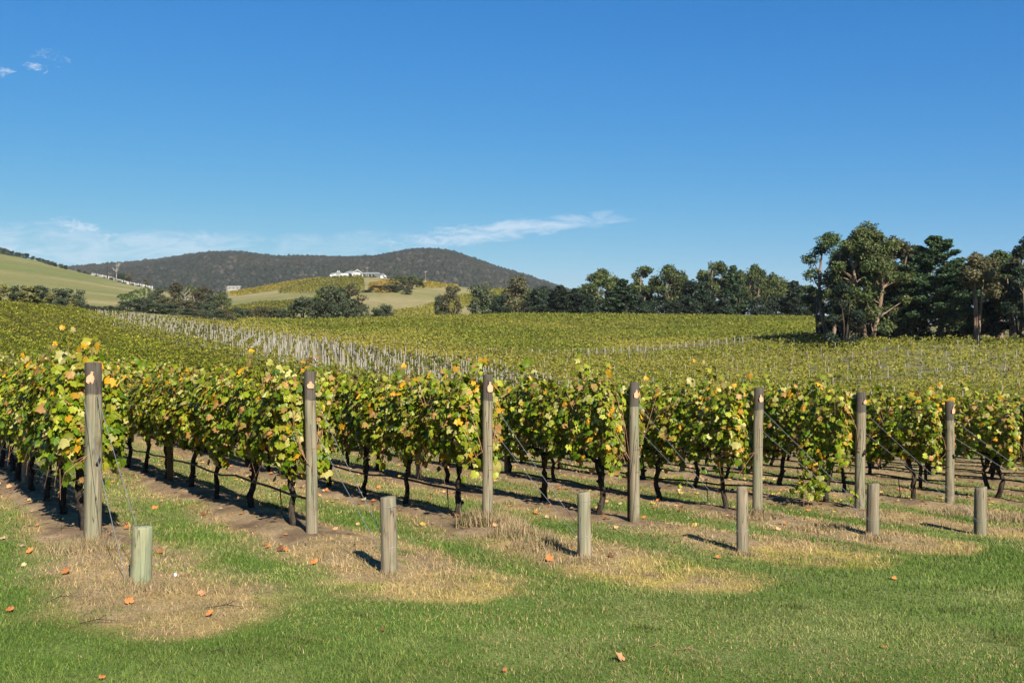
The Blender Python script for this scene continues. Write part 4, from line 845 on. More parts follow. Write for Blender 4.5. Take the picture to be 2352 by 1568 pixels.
# end posts where the deep green block meets the track
me_end = small_post('end_post', .075, 1.75, M_PALE, 6); pxs = 1222.0; i = 0
while pxs < 1915:
    py = float(BND_L2(pxs)); ds = np.linspace(105, 190, 400); xx = (pxs-HX)/FPX*ds; _, yy = canopy_px(xx, ds); d = ds[np.argmin(np.abs(yy-py))]-1.0
    a = (pxs-HX)/FPX*d; i += 1; o = link('end_post', me_end, None, (a, d, tz(a, d))); l = lean(); o.rotation_euler = (l[0], l[1], 0)
    tag(o, '%s pale end post from the left along the track below the windbreak' % ordn(i), 'post', 'end posts of the block below the windbreak'); pxs += 18.6

# ---------------------------------------------------------------- grape leaves and near vines
def leaf_outline(rg, full=True):
    """five lobed grape leaf in the x y plane, petiole at the origin, tip towards +y, about 1 wide"""
    an = [-2.75, -2.2, -1.72, -1.2, -.78, -.42, 0, .42, .78, 1.2, 1.72, 2.2, 2.75] if full else [-2.6, -1.75, -1.15, -.75, 0, .75, 1.15, 1.75, 2.6]
    rr = [.34, .40, .47, .37, .54, .43, .62, .43, .54, .37, .47, .40, .34] if full else [.36, .48, .38, .54, .60, .54, .38, .48, .36]
    p = []
    for a, r in zip(an, rr):
        r *= rg.uniform(.9, 1.1); p.append((math.sin(a)*r, math.cos(a)*r+.12))
    return p
RGL = random.Random(3); OUT = []
for q in range(6):
    o = leaf_outline(RGL); o = np.array([(0, .0)]+o); r2 = (o**2).sum(1); f = RGL.uniform(-.5, .5); g = RGL.uniform(.2, .8); h = RGL.uniform(-.5, .9)
    z = -g*np.abs(o[:, 0])*.45-h*np.maximum(o[:, 1], 0)**2*.45+.10*np.sin(o[:, 0]*9+q)*np.cos(o[:, 1]*8)
    OUT.append(np.column_stack([o, z+.08]))
NLV = len(OUT[0]); LF = np.array([(0, i, i+1) for i in range(1, NLV-1)])
LEAFCOL = {'green': (.11, .20, .006), 'mid_green': (.25, .33, .010), 'yellow_green': (.41, .45, .034), 'pale': (.60, .56, .18), 'gold': (.78, .42, .02), 'tan': (.56, .31, .11)}
LC = np.array(list(LEAFCOL.values()))
def basis(nr, up):
    t = up-(up*nr).sum(-1, keepdims=True)*nr; t /= np.linalg.norm(t, axis=-1, keepdims=True)+1e-9; return np.cross(t, nr), t
def leaves_mesh(name, P, nr, size, ci, rng):
    """merge of lobed leaves at P with normals nr; tips hang down"""
    m = len(P); dn = np.tile(np.array([0, 0, -1.]), (m, 1))+rng.normal(size=(m, 3))*.55; X, Y = basis(nr, dn)
    which = rng.integers(0, 6, m); L = np.array(OUT)[which]*size[:, None, None]
    V = P[:, None]+L[..., 0:1]*X[:, None]+L[..., 1:2]*Y[:, None]+L[..., 2:3]*nr[:, None]
    F = (LF[None]+(np.arange(m)*NLV)[:, None, None]).reshape(-1, 3)
    c = LC[ci]*rng.uniform(.72, 1.28, m)[:, None]; c = np.repeat(c[:, None], NLV, 1)
    edge = rng.random(m) < .28; c[edge, 1:] = c[edge, 1:]*.5+np.array([.34, .20, .04])*.5; c[:, 0] = c[:, 0]*.8+np.array([.3, .3, .05])*.2
    return mesh_np(name, V.reshape(-1, 3), F, c.reshape(-1, 3), False, M_LEAF)
def canopy_sample(n, rng, end=False, dens_low=1.0, hang=0, half=.86):
    y = rng.uniform(-.44 if end else -half, half, n); zz = rng.beta(1.2, 1.05, n); p1, p2, p3 = rng.uniform(0, 6, 3); lo_ = .68+.11*np.sin(y*4.1+p1)+.07*np.sin(y*9+p2); z = lo_+zz*(1.70+.05*np.sin(y*5+p3)-lo_)
    prof = .30*np.sqrt(np.clip(1-(zz-.5)**2*2.4, .12, 1)); sd = np.sign(rng.normal(size=n)); xr = sd*prof*(.35+.75*rng.random(n)**.5)+.06*np.sin(y*5+z*4)
    low = z < .92; hole = np.sin(y*6.3+p2)*np.sin(z*8.5+p1)+.5*np.sin(y*13+p3)*np.cos(z*15) > .85; keep = ~(low & (rng.random(n) < .3+.3*np.sin(y*7))) & ~(hole & (rng.random(n) < .7)); y, z, xr, zz, sd = y[keep], z[keep], xr[keep], zz[keep], sd[keep]
    z = z+.08*np.sin(y*6.0+rng.uniform(0, 6))*zz
    nr = np.stack([sd*1.0, np.zeros_like(y), .25+.65*zz], -1)+rng.normal(size=(len(y), 3))*.5
    if end:
        e = rng.random(len(y)) < .3; y = np.where(e, -.44-.1*rng.random(len(y)), y); xr = np.where(e, rng.uniform(-.3, .3, len(y)), xr); nr[e, 1] -= 1.1
    for h in range(hang):
        m = 40; hy = rng.uniform(-.5, .5); t = rng.random(m)**.8
        P_ = np.stack([-.28-.1*t+rng.normal(0, .07, m), hy+rng.normal(0, .10, m)+.15*t, .95-.85*t], -1); xr = np.append(xr, P_[:, 0]); y = np.append(y, P_[:, 1]); z = np.append(z, P_[:, 2]); nr = np.append(nr, np.array([-.9, -.3, .4])+rng.normal(size=(m, 3))*.5, 0); zz = np.append(zz, np.full(m, .3))
    nr /= np.linalg.norm(nr, axis=1)[:, None]; return np.stack([xr, y, z], -1), nr, zz
def pick_cols(zz, rng, warm=0.0):
    n = len(zz); w = np.stack([.38-.18*zz, .27-0*zz, .19+.12*zz, .07+.09*zz, .04+.03*zz+warm*.8, .03+.03*zz+warm*.5], -1); w /= w.sum(1)[:, None]
    cw = w.cumsum(1); return (rng.random(n)[:, None] > cw).sum(1).clip(0, 5)
def shoots(P, nr, zz, rng, n, cane, end=False):
    for i in range(n):
        y0 = rng.uniform(-.35 if end else -.8, .8); x0 = rng.uniform(-.15, .15); L = rng.uniform(.08, .36)*(1.5 if rng.random() < .15 else 1); lx, ly = rng.normal(0, .25, 2); m = int(5+L*16)
        t = np.linspace(.1, 1, m)[:, None]; base = np.array([x0, y0, 1.55]); tip = base+np.array([lx*L, ly*L, L+.12]); p = base+(tip-base)*t+rng.normal(size=(m, 3))*.05
        P = np.append(P, p, 0); q = rng.normal(size=(m, 3))*.7+np.array([-.3, -.4, .6]); nr = np.append(nr, q/np.linalg.norm(q, axis=1)[:, None], 0); zz = np.append(zz, np.full(m, .9))
        cane.tube([(x0, y0, 1.2), tuple(base), tuple(tip)], [.004, .0035, .002], 3, False)
    return P, nr, zz
def make_foliage(seed, nleaf, end=False, warm=0.0, hang=0, nshoot=4, sz=1.0):
    rng = np.random.default_rng(seed); P, nr, zz = canopy_sample(nleaf, rng, end, hang=hang); cane = MB()
    P, nr, zz = shoots(P, nr, zz, rng, nshoot, cane, end)
    size = rng.uniform(.064, .132, len(P))*sz; size = np.where(rng.random(len(P)) < .08, size*1.35, size)
    ci = pick_cols(zz, rng, warm); me = leaves_mesh('foliage', P, nr, size, ci, rng)
    for i in range(24):      # canes rising from the cordon
        y0 = rng.uniform(-.75, .75); x1 = rng.choice([-1, 1])*rng.uniform(.15, .40); z1 = rng.uniform(1.2, 1.75)
        cane.tube([(0, y0, .72), (x1*.6, y0+rng.normal(0, .08), .72+(z1-.72)*.5), (x1, y0+rng.normal(0, .18), z1)], [.0055, .0045, .003], 3, False)
    for i in range(4):       # drooping canes below
        y0 = rng.uniform(-.7, .7); cane.tube([(-.05, y0, .9), (-.30, y0+rng.normal(0, .1), .72), (-.34, y0+rng.normal(0, .2), rng.uniform(.4, .6))], [.004, .0035, .002], 3, False)
    return me, cane.mesh('cane', M_CANE)
FOL = [make_foliage(500+i, 1200, warm=(.0, .03, .06)[i % 3]) for i in range(8)]
FOL_END = [make_foliage(520+i, 1050, True, warm=(.05, .02)[i % 2], nshoot=7) for i in range(4)]
FOL_HANG = make_foliage(540, 760, True, hang=3)
FOL_LOW = [make_foliage(550+i, 480, sz=1.3, nshoot=2) for i in range(5)]
def trunk_mesh(seed):
    rg = random.Random(seed); b = MB(); p = []; x = y = 0.0; n = 9
    for i in range(n):
        t = i/(n-1); x += rg.uniform(-.028, .028); y += rg.uniform(-.045, .045)+(.02 if i > 4 else -.008); p.append((x, y, -.06+t*.80))
    r = [(.046, .040, .037, .036, .034, .036, .037, .042, .050)[i]*rg.uniform(.85, 1.15) for i in range(n)]; b.tube(p, r, 7)
    for q in range(5):       # knobs of old pruning wounds and shaggy bark ridges
        a = rg.uniform(0, 6.28); k = rg.randrange(2, n); c = Vector(p[k]); d = Vector((math.cos(a), math.sin(a), rg.uniform(.2, 1))).normalized(); b.tube([c, c+d*.055, c+d*.075], [.026, .020, .006], 5)
    hx, hy, hz = p[-1]
    for sg in (-1, 1):
        pts = [(hx, hy, hz-.03)]; yy = hy
        for i in range(1, 5): yy += sg*.17; pts.append((hx*(1-i/4)+rg.uniform(-.02, .02), yy, hz+.05+rg.uniform(-.02, .03)))
        b.tube(pts, [.034, .027, .023, .019, .012], 6)
        for i in range(1, 5):
            c = Vector(pts[i]); b.tube([c, c+Vector((rg.uniform(-.03, .03), rg.uniform(-.02, .02), .07))], [.014, .009], 4)
    return b.mesh('trunk', M_BARK_VINE, True)
TRUNKS = [trunk_mesh(700+i) for i in range(8)]
# single leaves for the nearest vines: shared meshes, one per shape and colour
LMAT = {k: leaf_mat('vine_leaf_'+k, .32, .45, .35, False, v, .22) for k, v in LEAFCOL.items()}
LEAFME = {}
for k in LEAFCOL:
    for q in range(6):
        me = bpy.data.meshes.new('leaf'); me.from_pydata(OUT[q].tolist(), [], [tuple(f) for f in LF.tolist()]); me.update(); me.materials.append(LMAT[k]); LEAFME[k, q] = me
LK = list(LEAFCOL)
def single_leaves(root, n, seed, end, hang=0):
    rng = np.random.default_rng(seed); P, nr, zz = canopy_sample(int(n*2.6), rng, end, hang=hang)
    sel = np.where((nr[:, 0] < .1) | (end & (P[:, 1] < -.4)))[0][:n]; P, nr, zz = P[sel], nr[sel], zz[sel]; P[:, 0] -= .05
    ci = pick_cols(zz, rng); dn = np.tile(np.array([0, 0, -1.]), (len(P), 1))+rng.normal(size=(len(P), 3))*.5; X, Y = basis(nr, dn)
    from mathutils import Matrix
    for i in range(len(P)):
        o = bpy.data.objects.new('leaf', LEAFME[LK[ci[i]], int(rng.integers(0, 6))]); C.objects.link(o); o.parent = root; s = float(rng.uniform(.07, .135))
        M_ = Matrix(((X[i][0], Y[i][0], nr[i][0]), (X[i][1], Y[i][1], nr[i][1]), (X[i][2], Y[i][2], nr[i][2]))).to_4x4(); o.matrix_basis = Matrix.Translation(Vector(P[i]))@M_@Matrix.Scale(s, 4)
ROWNAME = ['the first tall end post', 'the second tall end post', 'the third tall end post', 'the fourth tall end post', 'the fifth tall end post', 'the sixth tall end post', 'the seventh tall end post']
from collections import defaultdict
seen = defaultdict(int); NSINGLE = 22
for n_, (d_, k, j, x, y) in enumerate(sorted(NEARV, key=lambda v: (v[1], v[2]))):
    seen[k] += 1; rank = NEARV.index((d_, k, j, x, y)); z = tz(x, y); e = empty('grape_vine', (x, y, z), -TH)
    flip = math.pi if (random.random() < .5 and j > 0) else 0
    tr = link('trunk', TRUNKS[(j*3+k*5) % 8], e, rz=flip); tr.scale = (random.uniform(.9, 1.25),)*2+(random.uniform(.95, 1.05),)
    hang = (k == 5 and j == 0)
    fm, cm = FOL_HANG if hang else (FOL_END[k % 4] if j == 0 else (random.choice(FOL) if d_ < 22 else random.choice(FOL_LOW)))
    sc = random.uniform(.92, 1.06); top = random.uniform(.93, 1.05)
    f = link('foliage', fm, e, rz=flip); f.scale = (sc, 1, top); f['kind'] = 'stuff'
    if d_ < 26: c_ = link('canes', cm, e, rz=flip); c_.scale = (sc, 1, top); c_['kind'] = 'stuff'
    if rank < NSINGLE: single_leaves(e, 150 if rank < 12 else 110, 900+n_, j == 0, 0)
    if k < 7: lab = 'grape vine, %s back from %s, in a near row' % (ordn(seen[k]), ROWNAME[k])
    else: lab = 'grape vine, %s from the right, %s row behind the last end post' % (ordn(seen[k]), ordn(k-6))
    tag(e, lab, 'grape vine', 'grape vines of the near rows')

for k, j, x, y in OUTV:        # the rows go on beyond the right edge of the picture
    e = empty('grape_vine', (x, y, tz(x, y)), -TH); link('trunk', TRUNKS[(j+k) % 8], e); f = link('foliage', (FOL_END[k % 4] if j == 0 else random.choice(FOL))[0], e); f['kind'] = 'stuff'
    tag(e, 'grape vine standing beyond the right edge of the picture', 'grape vine', 'grape vines beyond the right edge')

# ---------------------------------------------------------------- the seven tall end posts and their tags
E_PX = [212, 716, 1119, 1458, 1740, 1975, 2182]; E_TOP = [832, 852, 860, 878, 890, 900, 921]; E_W = [37, 27, 24, 24, 23, 23, 20]
ends = []
WORD = ['flat sided and dark topped, nearest the left edge', 'with leaf shadows down its side, left of centre', 'rising from a dry grass tuft, near the centre', 'with a rusty stake against its left side', 'right of the rusty stake post', 'greenish, sixth from the left', 'farthest right of the seven']
def round_post(h, r, sides=20, square=0.0, seed=0, slant=.0):
    rg = random.Random(seed); b = MB(); rings = []; zs = [-.3, 0, .25*h, .5*h, .75*h, h-.012, h]; v = []; f = []
    for i, z in enumerate(zs):
        rr = r*(1.05-.07*z/h)*(.93 if i == len(zs)-1 else 1)
        for q in range(sides):
            a = 6.2832*q/sides; k = 1+square*(.16*abs(math.cos(2*a))-.05)+.018*math.sin(3*a+seed)+.01*math.sin(7*a+z*3)
            v.append((math.cos(a)*rr*k+.012*math.sin(z*2+seed)*z/h, math.sin(a)*rr*k, z+(slant*math.cos(a)*r if z > h-.1 else 0)))
    for i in range(len(zs)-1):
        for q in range(sides): f.append((i*sides+q, i*sides+(q+1) % sides, (i+1)*sides+(q+1) % sides, (i+1)*sides+q))
    c = len(v); v.append((.012*math.sin(h*2+seed), 0, h+.002))
    for q in range(sides): f.append(((len(zs)-1)*sides+q, (len(zs)-1)*sides+(q+1) % sides, c))
    b.add(v, f); return b
def ring(r, z, tilt, t=.0025, n=16):
    b = MB(); pts = [(math.cos(6.2832*i/n)*r, math.sin(6.2832*i/n)*r, z+tilt*math.cos(6.2832*i/n)) for i in range(n+1)]; b.tube(pts, t, 4, False); return b
def tag_mesh(i):
    """ear tag: a round eyed neck widening to a rounded panel, bent a little"""
    kind = [0, 1, 2, 0, 0, 1, 2][i]; o = [(-.007, .048), (-.010, .040), (-.009, .026), (-.022, .012), (-.030, -.004), (-.027, -.040), (-.016, -.052), (.016, -.052), (.027, -.040), (.030, -.004), (.022, .012), (.009, .026), (.010, .040), (.007, .048)]
    s = (1.25, 1.3, 1.25, 1.1, 1.1, 1.15, 1.15)[i]; v = [(x*s, -.004-.010*abs(x)/.03-.006*((z+.05)/.1)*(kind == 1), z*s*(1, .62, 1)[kind]) for x, z in o]; n = len(v)
    v2 = [(x, y+.004, z) for x, y, z in v]; b = MB(); b.add(v+v2, [tuple(range(n)), tuple(range(2*n-1, n-1, -1))]+[(i_, (i_+1) % n+0, (i_+1) % n+n, i_+n) for i_ in range(n)]); return b
for i in range(7):
    y = P0[1]+i*DY; x = (E_PX[i]-HX)/FPX*y; z = tz(x, y); h = (HY-E_TOP[i])/FPX*y+CZ-z; r = E_W[i]/FPX*y/2*.94
    e = empty('end_post', (x, y, z)); ends.append((x, y, z, h, r))
    o = round_post(h, r, square=1.0 if i in (0,) else .25, seed=i).build('pole', M_POST, e, True); o.scale.z = 1
    e.rotation_euler = (R((0, .5, -.4, .3, .6, -.3, .2)[i]), R((.3, -.4, .5, -.3, .2, .5, -.4)[i]), 0)
    m = M_POST.copy(); o.data.materials[0] = m
    for nd in m.node_tree.nodes:
        if nd.type == 'MAP_RANGE': nd.inputs[1].default_value = h-.325; nd.inputs[2].default_value = h-.300
    for zz, tl in ((h-.31, .004), (h*.52, .006), (h*.36, .003), (h*.12, .002)):
        ring(r*1.02, zz, tl).build('wire_tie', M_WIRE_D, e)
    t = tag_mesh(i).build('tag', M_TAG, e, loc=(r*(.15, .25, .35, .3, .3, .5, .45)[i], -r*.97-.004, h-.145)); t.rotation_euler = (.12, (.25, 0, -.05, .05, -.2, .1, 0)[i], (.15, .1, .35, .2, .3, .5, .4)[i])
    nl = MB(); nl.tube([(0, .012, .052), (0, -.012, .052)], .004, 6); nl.build('nail', M_WIRE, t)
    tag(e, 'tall weathered wooden end post '+WORD[i], 'post', 'tall end posts of the near vine rows')

# ---------------------------------------------------------------- short stay posts in front, and the stay wires
A_PX = [322, 893, 1342, 1706, 2005, 2252]; A_BASE = [1338, 1315, 1280, 1268, 1230, 1228]; A_TOP = [1208, 1140, 1130, 1117, 1110, 1119]; A_W = [45, 36, 30, 26, 27, 27]
AW = ['pale green and stoutest, at the lower left', 'cracked and green stained, second from the left', 'grey and leaning slightly, near the centre', 'brown grey with a mound beside it, fourth from the left', 'dark grey, fifth from the left', 'pale, farthest right of the stay posts']
def on_ground(px, py):
    u = (px-HX)/FPX; v = (py-HY)/FPX; y = CZ/(v+PA*u+PB) if False else CZ/(v-(-PA)*u-(-PB)); 
    for _ in range(12):
        z = tz(u*y, y); y = y*.5+.5*(CZ-z)/v
    return u*y, y, tz(u*y, y)
stays = []
for i in range(6):
    x, y, z = on_ground(A_PX[i], A_BASE[i]); h = (A_BASE[i]-A_TOP[i])/FPX*y; r = A_W[i]/FPX*y/2; e = empty('stay_post', (x, y, z)); stays.append((x, y, z, h, r))
    o = round_post(h, r, seed=20+i, square=.2, slant=(0, .1, .12, 0, .05, .15)[i]).build('pole', M_STUMP_G if i == 0 else M_STUMP, e, True); o.rotation_euler = (0, R((.8, -.4, .6, .3, .5, -.3)[i]), 0)
    if i: ring(r*1.03, h*.33, .02, .003).build('wire_loop', M_WIRE, e)
    if i in (1, 2): ring(r*1.02, h*.87, .008, .003).build('wire_loop', M_WIRE, e)
    tag(e, 'short wooden stay post, '+AW[i], 'post', 'short stay posts in front of the rows')
for i in range(7):
    x, y, z, h, r = ends[i]
    if i < 6: ax, ay, az, ah, ar = stays[i]
    else:
        ax, ay = x-RX*2.04, y-RY*2.04; az = tz(ax, ay); ah, ar = .65, .06
        e = empty('stay_post', (ax, ay, az)); round_post(ah, ar, seed=30).build('pole', M_STUMP, e, True); tag(e, 'short wooden stay post just beyond the right edge of the picture', 'post', 'short stay posts in front of the rows')
    for w, (z0, z1, dx) in enumerate(((h-.32, ah*.33, .9), (h-.56, ah*.33, -.2) if i else (h-.32, -.0, -1))):
        b = MB(); p = Vector((x+dx*r, y-r*.6, z+z0)); q = Vector((ax+(-ar if w else ar*.2), ay-ar*.9, az+(ah*.9 if (w == 0 and i == 0) else z1))); L = [p.lerp(q, t)+Vector((0, 0, -.015*math.sin(t*math.pi))) for t in (0, .25, .5, .75, 1)]
        b.tube(L, .0028, 4, False); o = b.build('stay_wire', M_WIRE); tag(o, '%s stay wire from the %s tall end post down to its stay post' % (('upper', 'lower')[w], ordn(i+1)), 'wire', 'stay wires of the end posts')
# trellis wires and drip line of each row
for k in range(0, KMAX+1):
    smax = 60 if k < 9 else 45; svals = np.arange(0, smax, 1.5)
    e = empty('trellis_wires', (0, 0, 0))
    for hh in (.80, 1.15, 1.42):
        b = MB(); b.tube([(*row_pt(k, s), tz(*row_pt(k, s))+hh) for s in svals], .0025, 3, False); b.build('wire', M_WIRE_D, e)
    nm = ('the %s tall end post' % ordn(k+1)) if k < 7 else 'the %s row beyond the last end post' % ordn(k-6)
    tag(e, 'trellis wires through the vines from %s' % nm, 'wire', 'trellis wires')
    b = MB(); pts = [(*row_pt(k, s), tz(*row_pt(k, s))+.36-.02*abs(math.sin(s*2.1))) for s in np.arange(0.02, smax, .7)]; b.tube(pts, .015, 6, False)
    tag(b.build('drip_line', M_DRIP, smooth=True), 'black drip hose along the vines of %s' % nm, 'hose', 'black drip hoses')
    for s in ((1.2,) if k in (0, 1, 2, 4, 6) else ()):
        x, y = row_pt(k, s-.25); z = tz(x, y); b = MB(); b.tube([(x, y, z-.05), (x-.03, y+.02, z+.36)], .008, 5); tag(b.build('hose_peg', M_DRIP), 'thin black peg holding up the drip hose near %s' % nm, 'peg', 'pegs of the drip hoses')
# intermediate posts
cnt = 0
for k in range(0, 10):
    for q in range(0, 8):
        s = 6.0+6.05*q+(k*1.7) % 1.2; x, y = row_pt(k, s)
        if not (-.56 < x/y < .56) or y > 45: continue
        h = 1.55; e = empty('row_post', (x, y, tz(x, y))); round_post(h, .05, 12, seed=k*9+q).build('pole', M_POST_B if (k*3+q) % 3 == 1 or (k == 1 and q == 0) else M_STUMP, e, True)
        nm = ROWNAME[k] if k < 7 else 'the %s row beyond the last end post' % ordn(k-6)
        tag(e, 'thin row post, %s back from %s' % (ordn(q+1), nm), 'post', 'thin posts within the vine rows')
# rusty steel stake beside the fourth post
x, y, z, h, r = ends[3]; b = MB(); sx = (1443-HX)/FPX*(y+.05)
b.box(sx-.014, sx+.014, y+.04, y+.046, z-.1, z+1.12); b.box(sx-.003, sx+.003, y+.046, y+.068, z-.1, z+1.12); tag(b.build('steel_stake', M_RUST), 'rusty steel stake standing against the left side of the fourth tall end post', 'stake')
# young green shoot with few leaves near the sixth post
def sapling(px, py, h, lab, n):
    x, y, z = on_ground(px, py); e = empty('vine_shoot', (x, y, z)); b = MB(); b.tube([(0, 0, -.03), (.01, 0, h*.5), (-.02, .02, h)], [.006, .005, .003], 5); b.build('stem', M_CANE, e)
    rng = np.random.default_rng(int(px)); from mathutils import Euler
    for i in range(n):
        o = link('leaf', LEAFME[('mid_green', 'yellow_green', 'green')[i % 3], i % 6], e, (rng.normal(0, .05), -.03+rng.normal(0, .03), h*rng.uniform(.3, .95))); o.scale = (rng.uniform(.07, .10),)*3; o.rotation_euler = (rng.uniform(.6, 1.5), rng.uniform(-.6, .6), rng.uniform(0, 6.28))
    tag(e, lab, 'vine shoot')
sapling(1846, 1168, .85, 'thin young vine shoot with a few leaves left of the sixth tall end post', 14)
sapling(1992-40, 1168, .3, 'short leafy shoot at the foot of the sixth tall end post', 8)
sapling(1563, 1140, .38, 'low yellow green shoot between the fourth and fifth end posts', 9)

# ---------------------------------------------------------------- grass, tufts, fallen leaves, twigs
def blades(name, n, kind, label, y0=5.2, y1=32, seed=5):
    rng = np.random.default_rng(seed); y = y0*np.exp(rng.random(n)*math.log(y1/y0)); u = rng.uniform(-.66, .86, n); x = u*y
    ins, bare, yel, t, s, k = zone(x, y); dryw = ins+.35*(fbm(x*.9, y*.9, 71, 3) > .60)*(1-ins)+.25*np.clip((s-1)/5, 0, 1)*(1-ins)
    pat = fbm(x*1.7, y*1.7, 73, 3); dryw = dryw*np.clip(1.25-1.6*np.clip(pat-.5, 0, 1)*3, .35, 1.1); dryw = np.maximum(dryw, .55*np.clip((fbm(x*.8+9, y*.8, 74, 4)-.56)*9, 0, 1))
    isdry = rng.random(n) < np.clip(dryw*.97, 0.05, .96)
    keep = (isdry if kind == 'dry' else ~isdry) & (rng.random(n) > bare*.62)
    x, y, ins, bare, yel, s = x[keep], y[keep], ins[keep], bare[keep], yel[keep], s[keep]; m = len(x); z = terrain(x, y)
    sc = np.clip(y/7, .8, 3.2); tall = .6+.9*fbm(x*2.2, y*2.2, 75, 3)
    L = (rng.uniform(.014, .040, m) if kind == 'green' else rng.uniform(.014, .034, m)*(1+.4*ins))*tall*np.clip(sc, 1, 1.5)
    w = .0030*sc*rng.uniform(.7, 1.3, m); a = rng.uniform(0, 6.28, m); ln = rng.uniform(.15, 1.1 if kind == 'green' else 1.7, m); ln = np.where(bare > .4, ln*1.8+.8, ln)
    dx, dy = np.cos(a), np.sin(a); tipx = dx*L*np.sin(np.clip(ln, 0, 1.5)); tipy = dy*L*np.sin(np.clip(ln, 0, 1.5)); tipz = L*np.cos(np.clip(ln, 0, 1.48))
    b = rng.uniform(0, 6.28, m); wx, wy = np.cos(b)*w, np.sin(b)*w
    B = np.stack([x, y, z-.003], -1); V = np.stack([B+np.stack([wx, wy, 0*w], -1), B-np.stack([wx, wy, 0*w], -1), B+np.stack([tipx, tipy, tipz], -1)], 1)
    n1 = fbm(x*.7, y*.7, 77, 4); n2 = fbm(x*.25, y*.25, 78, 2)
    if kind == 'green':
        c = mixc(np.broadcast_to(np.array([.18, .27, .045]), (m, 3)), np.array([.40, .40, .13]), np.clip((n1-.50)*4.5+(n2-.5)*1.6+rng.normal(0, .25, m), 0, 1)); c = mixc(c, np.array([.06, .14, .03]), (rng.random(m) < .2)*.8); c = mixc(c, np.array([.30, .36, .05]), yel*.7)
    else:
        c = mixc(np.broadcast_to(np.array([.68, .50, .24]), (m, 3)), np.array([.50, .35, .17]), rng.random(m)); c = mixc(c, np.array([.44, .32, .21]), np.clip(bare, 0, 1)*.8); c = mixc(c, np.array([.76, .62, .17]), yel*rng.uniform(.3, 1, m)); c = mixc(c, np.array([.26, .17, .10]), (rng.random(m) < .14)*.8)
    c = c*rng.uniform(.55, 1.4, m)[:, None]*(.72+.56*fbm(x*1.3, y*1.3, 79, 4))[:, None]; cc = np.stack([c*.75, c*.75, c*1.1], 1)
    o = link(name, mesh_np(name, V.reshape(-1, 3), np.arange(m*3).reshape(-1, 3), cc.reshape(-1, 3), False, M_GRASS)); tag(o, label, 'grass', None, 'stuff')
blades('lawn_grass', 700000, 'green', 'short mown green grass of the lawn and between the vine rows')
blades('dry_grass', 400000, 'dry', 'dry straw coloured grass on the sprayed strips under the vine rows', seed=6)
def tuft(px, py, rad, h, n, lab, green=.1):
    x, y, z = on_ground(px, py); rng = np.random.default_rng(int(px*3+py)); m = n; a = rng.uniform(0, 6.28, m); rr = rad*np.sqrt(rng.random(m)); bx, by = np.cos(a)*rr, np.sin(a)*rr*.8
    L = h*rng.uniform(.4, 1, m)*(1.1-.5*rr/rad); b = rng.uniform(0, 6.28, m); ln = rng.uniform(.1, .75, m); tx, ty = np.cos(b)*np.sin(ln)*L, np.sin(b)*np.sin(ln)*L; w = .0032*np.ones(m)*max(1, y/9)
    gz = terrain(x+bx, y+by)-z; B = np.stack([bx, by, gz-.01], -1); c_ = rng.uniform(0, 6.28, m); W = np.stack([np.cos(c_)*w, np.sin(c_)*w, 0*w], -1); mid = B+np.stack([tx*.4, ty*.4, L*np.cos(ln)*.62], -1); tip = B+np.stack([tx*1.15, ty*1.15, L*np.cos(ln)], -1)
    V = np.stack([B+W, B-W, mid-W*.6, mid+W*.6, tip], 1); F = np.concatenate([np.array([[0, 1, 2], [0, 2, 3], [3, 2, 4]])+5*i for i in range(m)])
    col = np.array([[.55, .42, .23], [.45, .34, .20], [.36, .26, .15]])[rng.integers(0, 3, m)]; g = rng.random(m) < green; col[g] = (.13, .18, .04); col = col*rng.uniform(.8, 1.2, m)[:, None]
    o = link('grass_tuft', mesh_np('grass_tuft', V.reshape(-1, 3), F, np.repeat(col, 5, 0), False, M_GRASS), None, (x, y, z)); tag(o, lab, 'grass tuft', 'dry grass tufts')
tuft(1135, 1205, .42, .34, 900, 'large straw coloured grass tuft round the foot of the third tall end post', .04)
tuft(1200, 1225, .40, .22, 700, 'wide dry grass tuft right of the third tall end post')
tuft(1250, 1250, .40, .17, 700, 'dry grass tuft between the third end post and the central stay post')
tuft(1075, 1205, .16, .32, 260, 'grey green grass tuft left of the third tall end post', .5)
tuft(205, 1262, .30, .22, 500, 'pale dry grass tuft at the foot of the leftmost tall end post')
tuft(150, 1262, .28, .16, 420, 'greenish dry grass tuft left of the leftmost tall end post', .4)
tuft(322, 1352, .30, .13, 600, 'dry grass tuft round the foot of the pale green stay post')
tuft(1342, 1290, .24, .12, 380, 'dry grass tuft round the foot of the central stay post')
tuft(893, 1322, .16, .09, 200, 'thin dry grass tuft round the foot of the cracked stay post')
tuft(1706, 1274, .18, .10, 220, 'short dry grass tuft round the foot of the fourth stay post')
tuft(2005, 1240, .24, .14, 380, 'dry grass tuft round the foot of the dark grey stay post')
tuft(1740, 1186, .40, .17, 600, 'dry grass tuft at the foot of the fifth tall end post')
tuft(1640, 1186, .30, .12, 300, 'low dry grass tuft left of the fifth tall end post')
tuft(1890, 1215, .45, .14, 600, 'broad dry grass tuft left of the sixth tall end post')
tuft(2182, 1180, .36, .15, 500, 'dry grass tuft at the foot of the seventh tall end post')
tuft(2310, 1195, .45, .20, 700, 'dry grass tuft at the right edge beyond the last stay post')
tuft(2030, 1200, .30, .13, 300, 'low dry grass tuft right of the dark grey stay post')
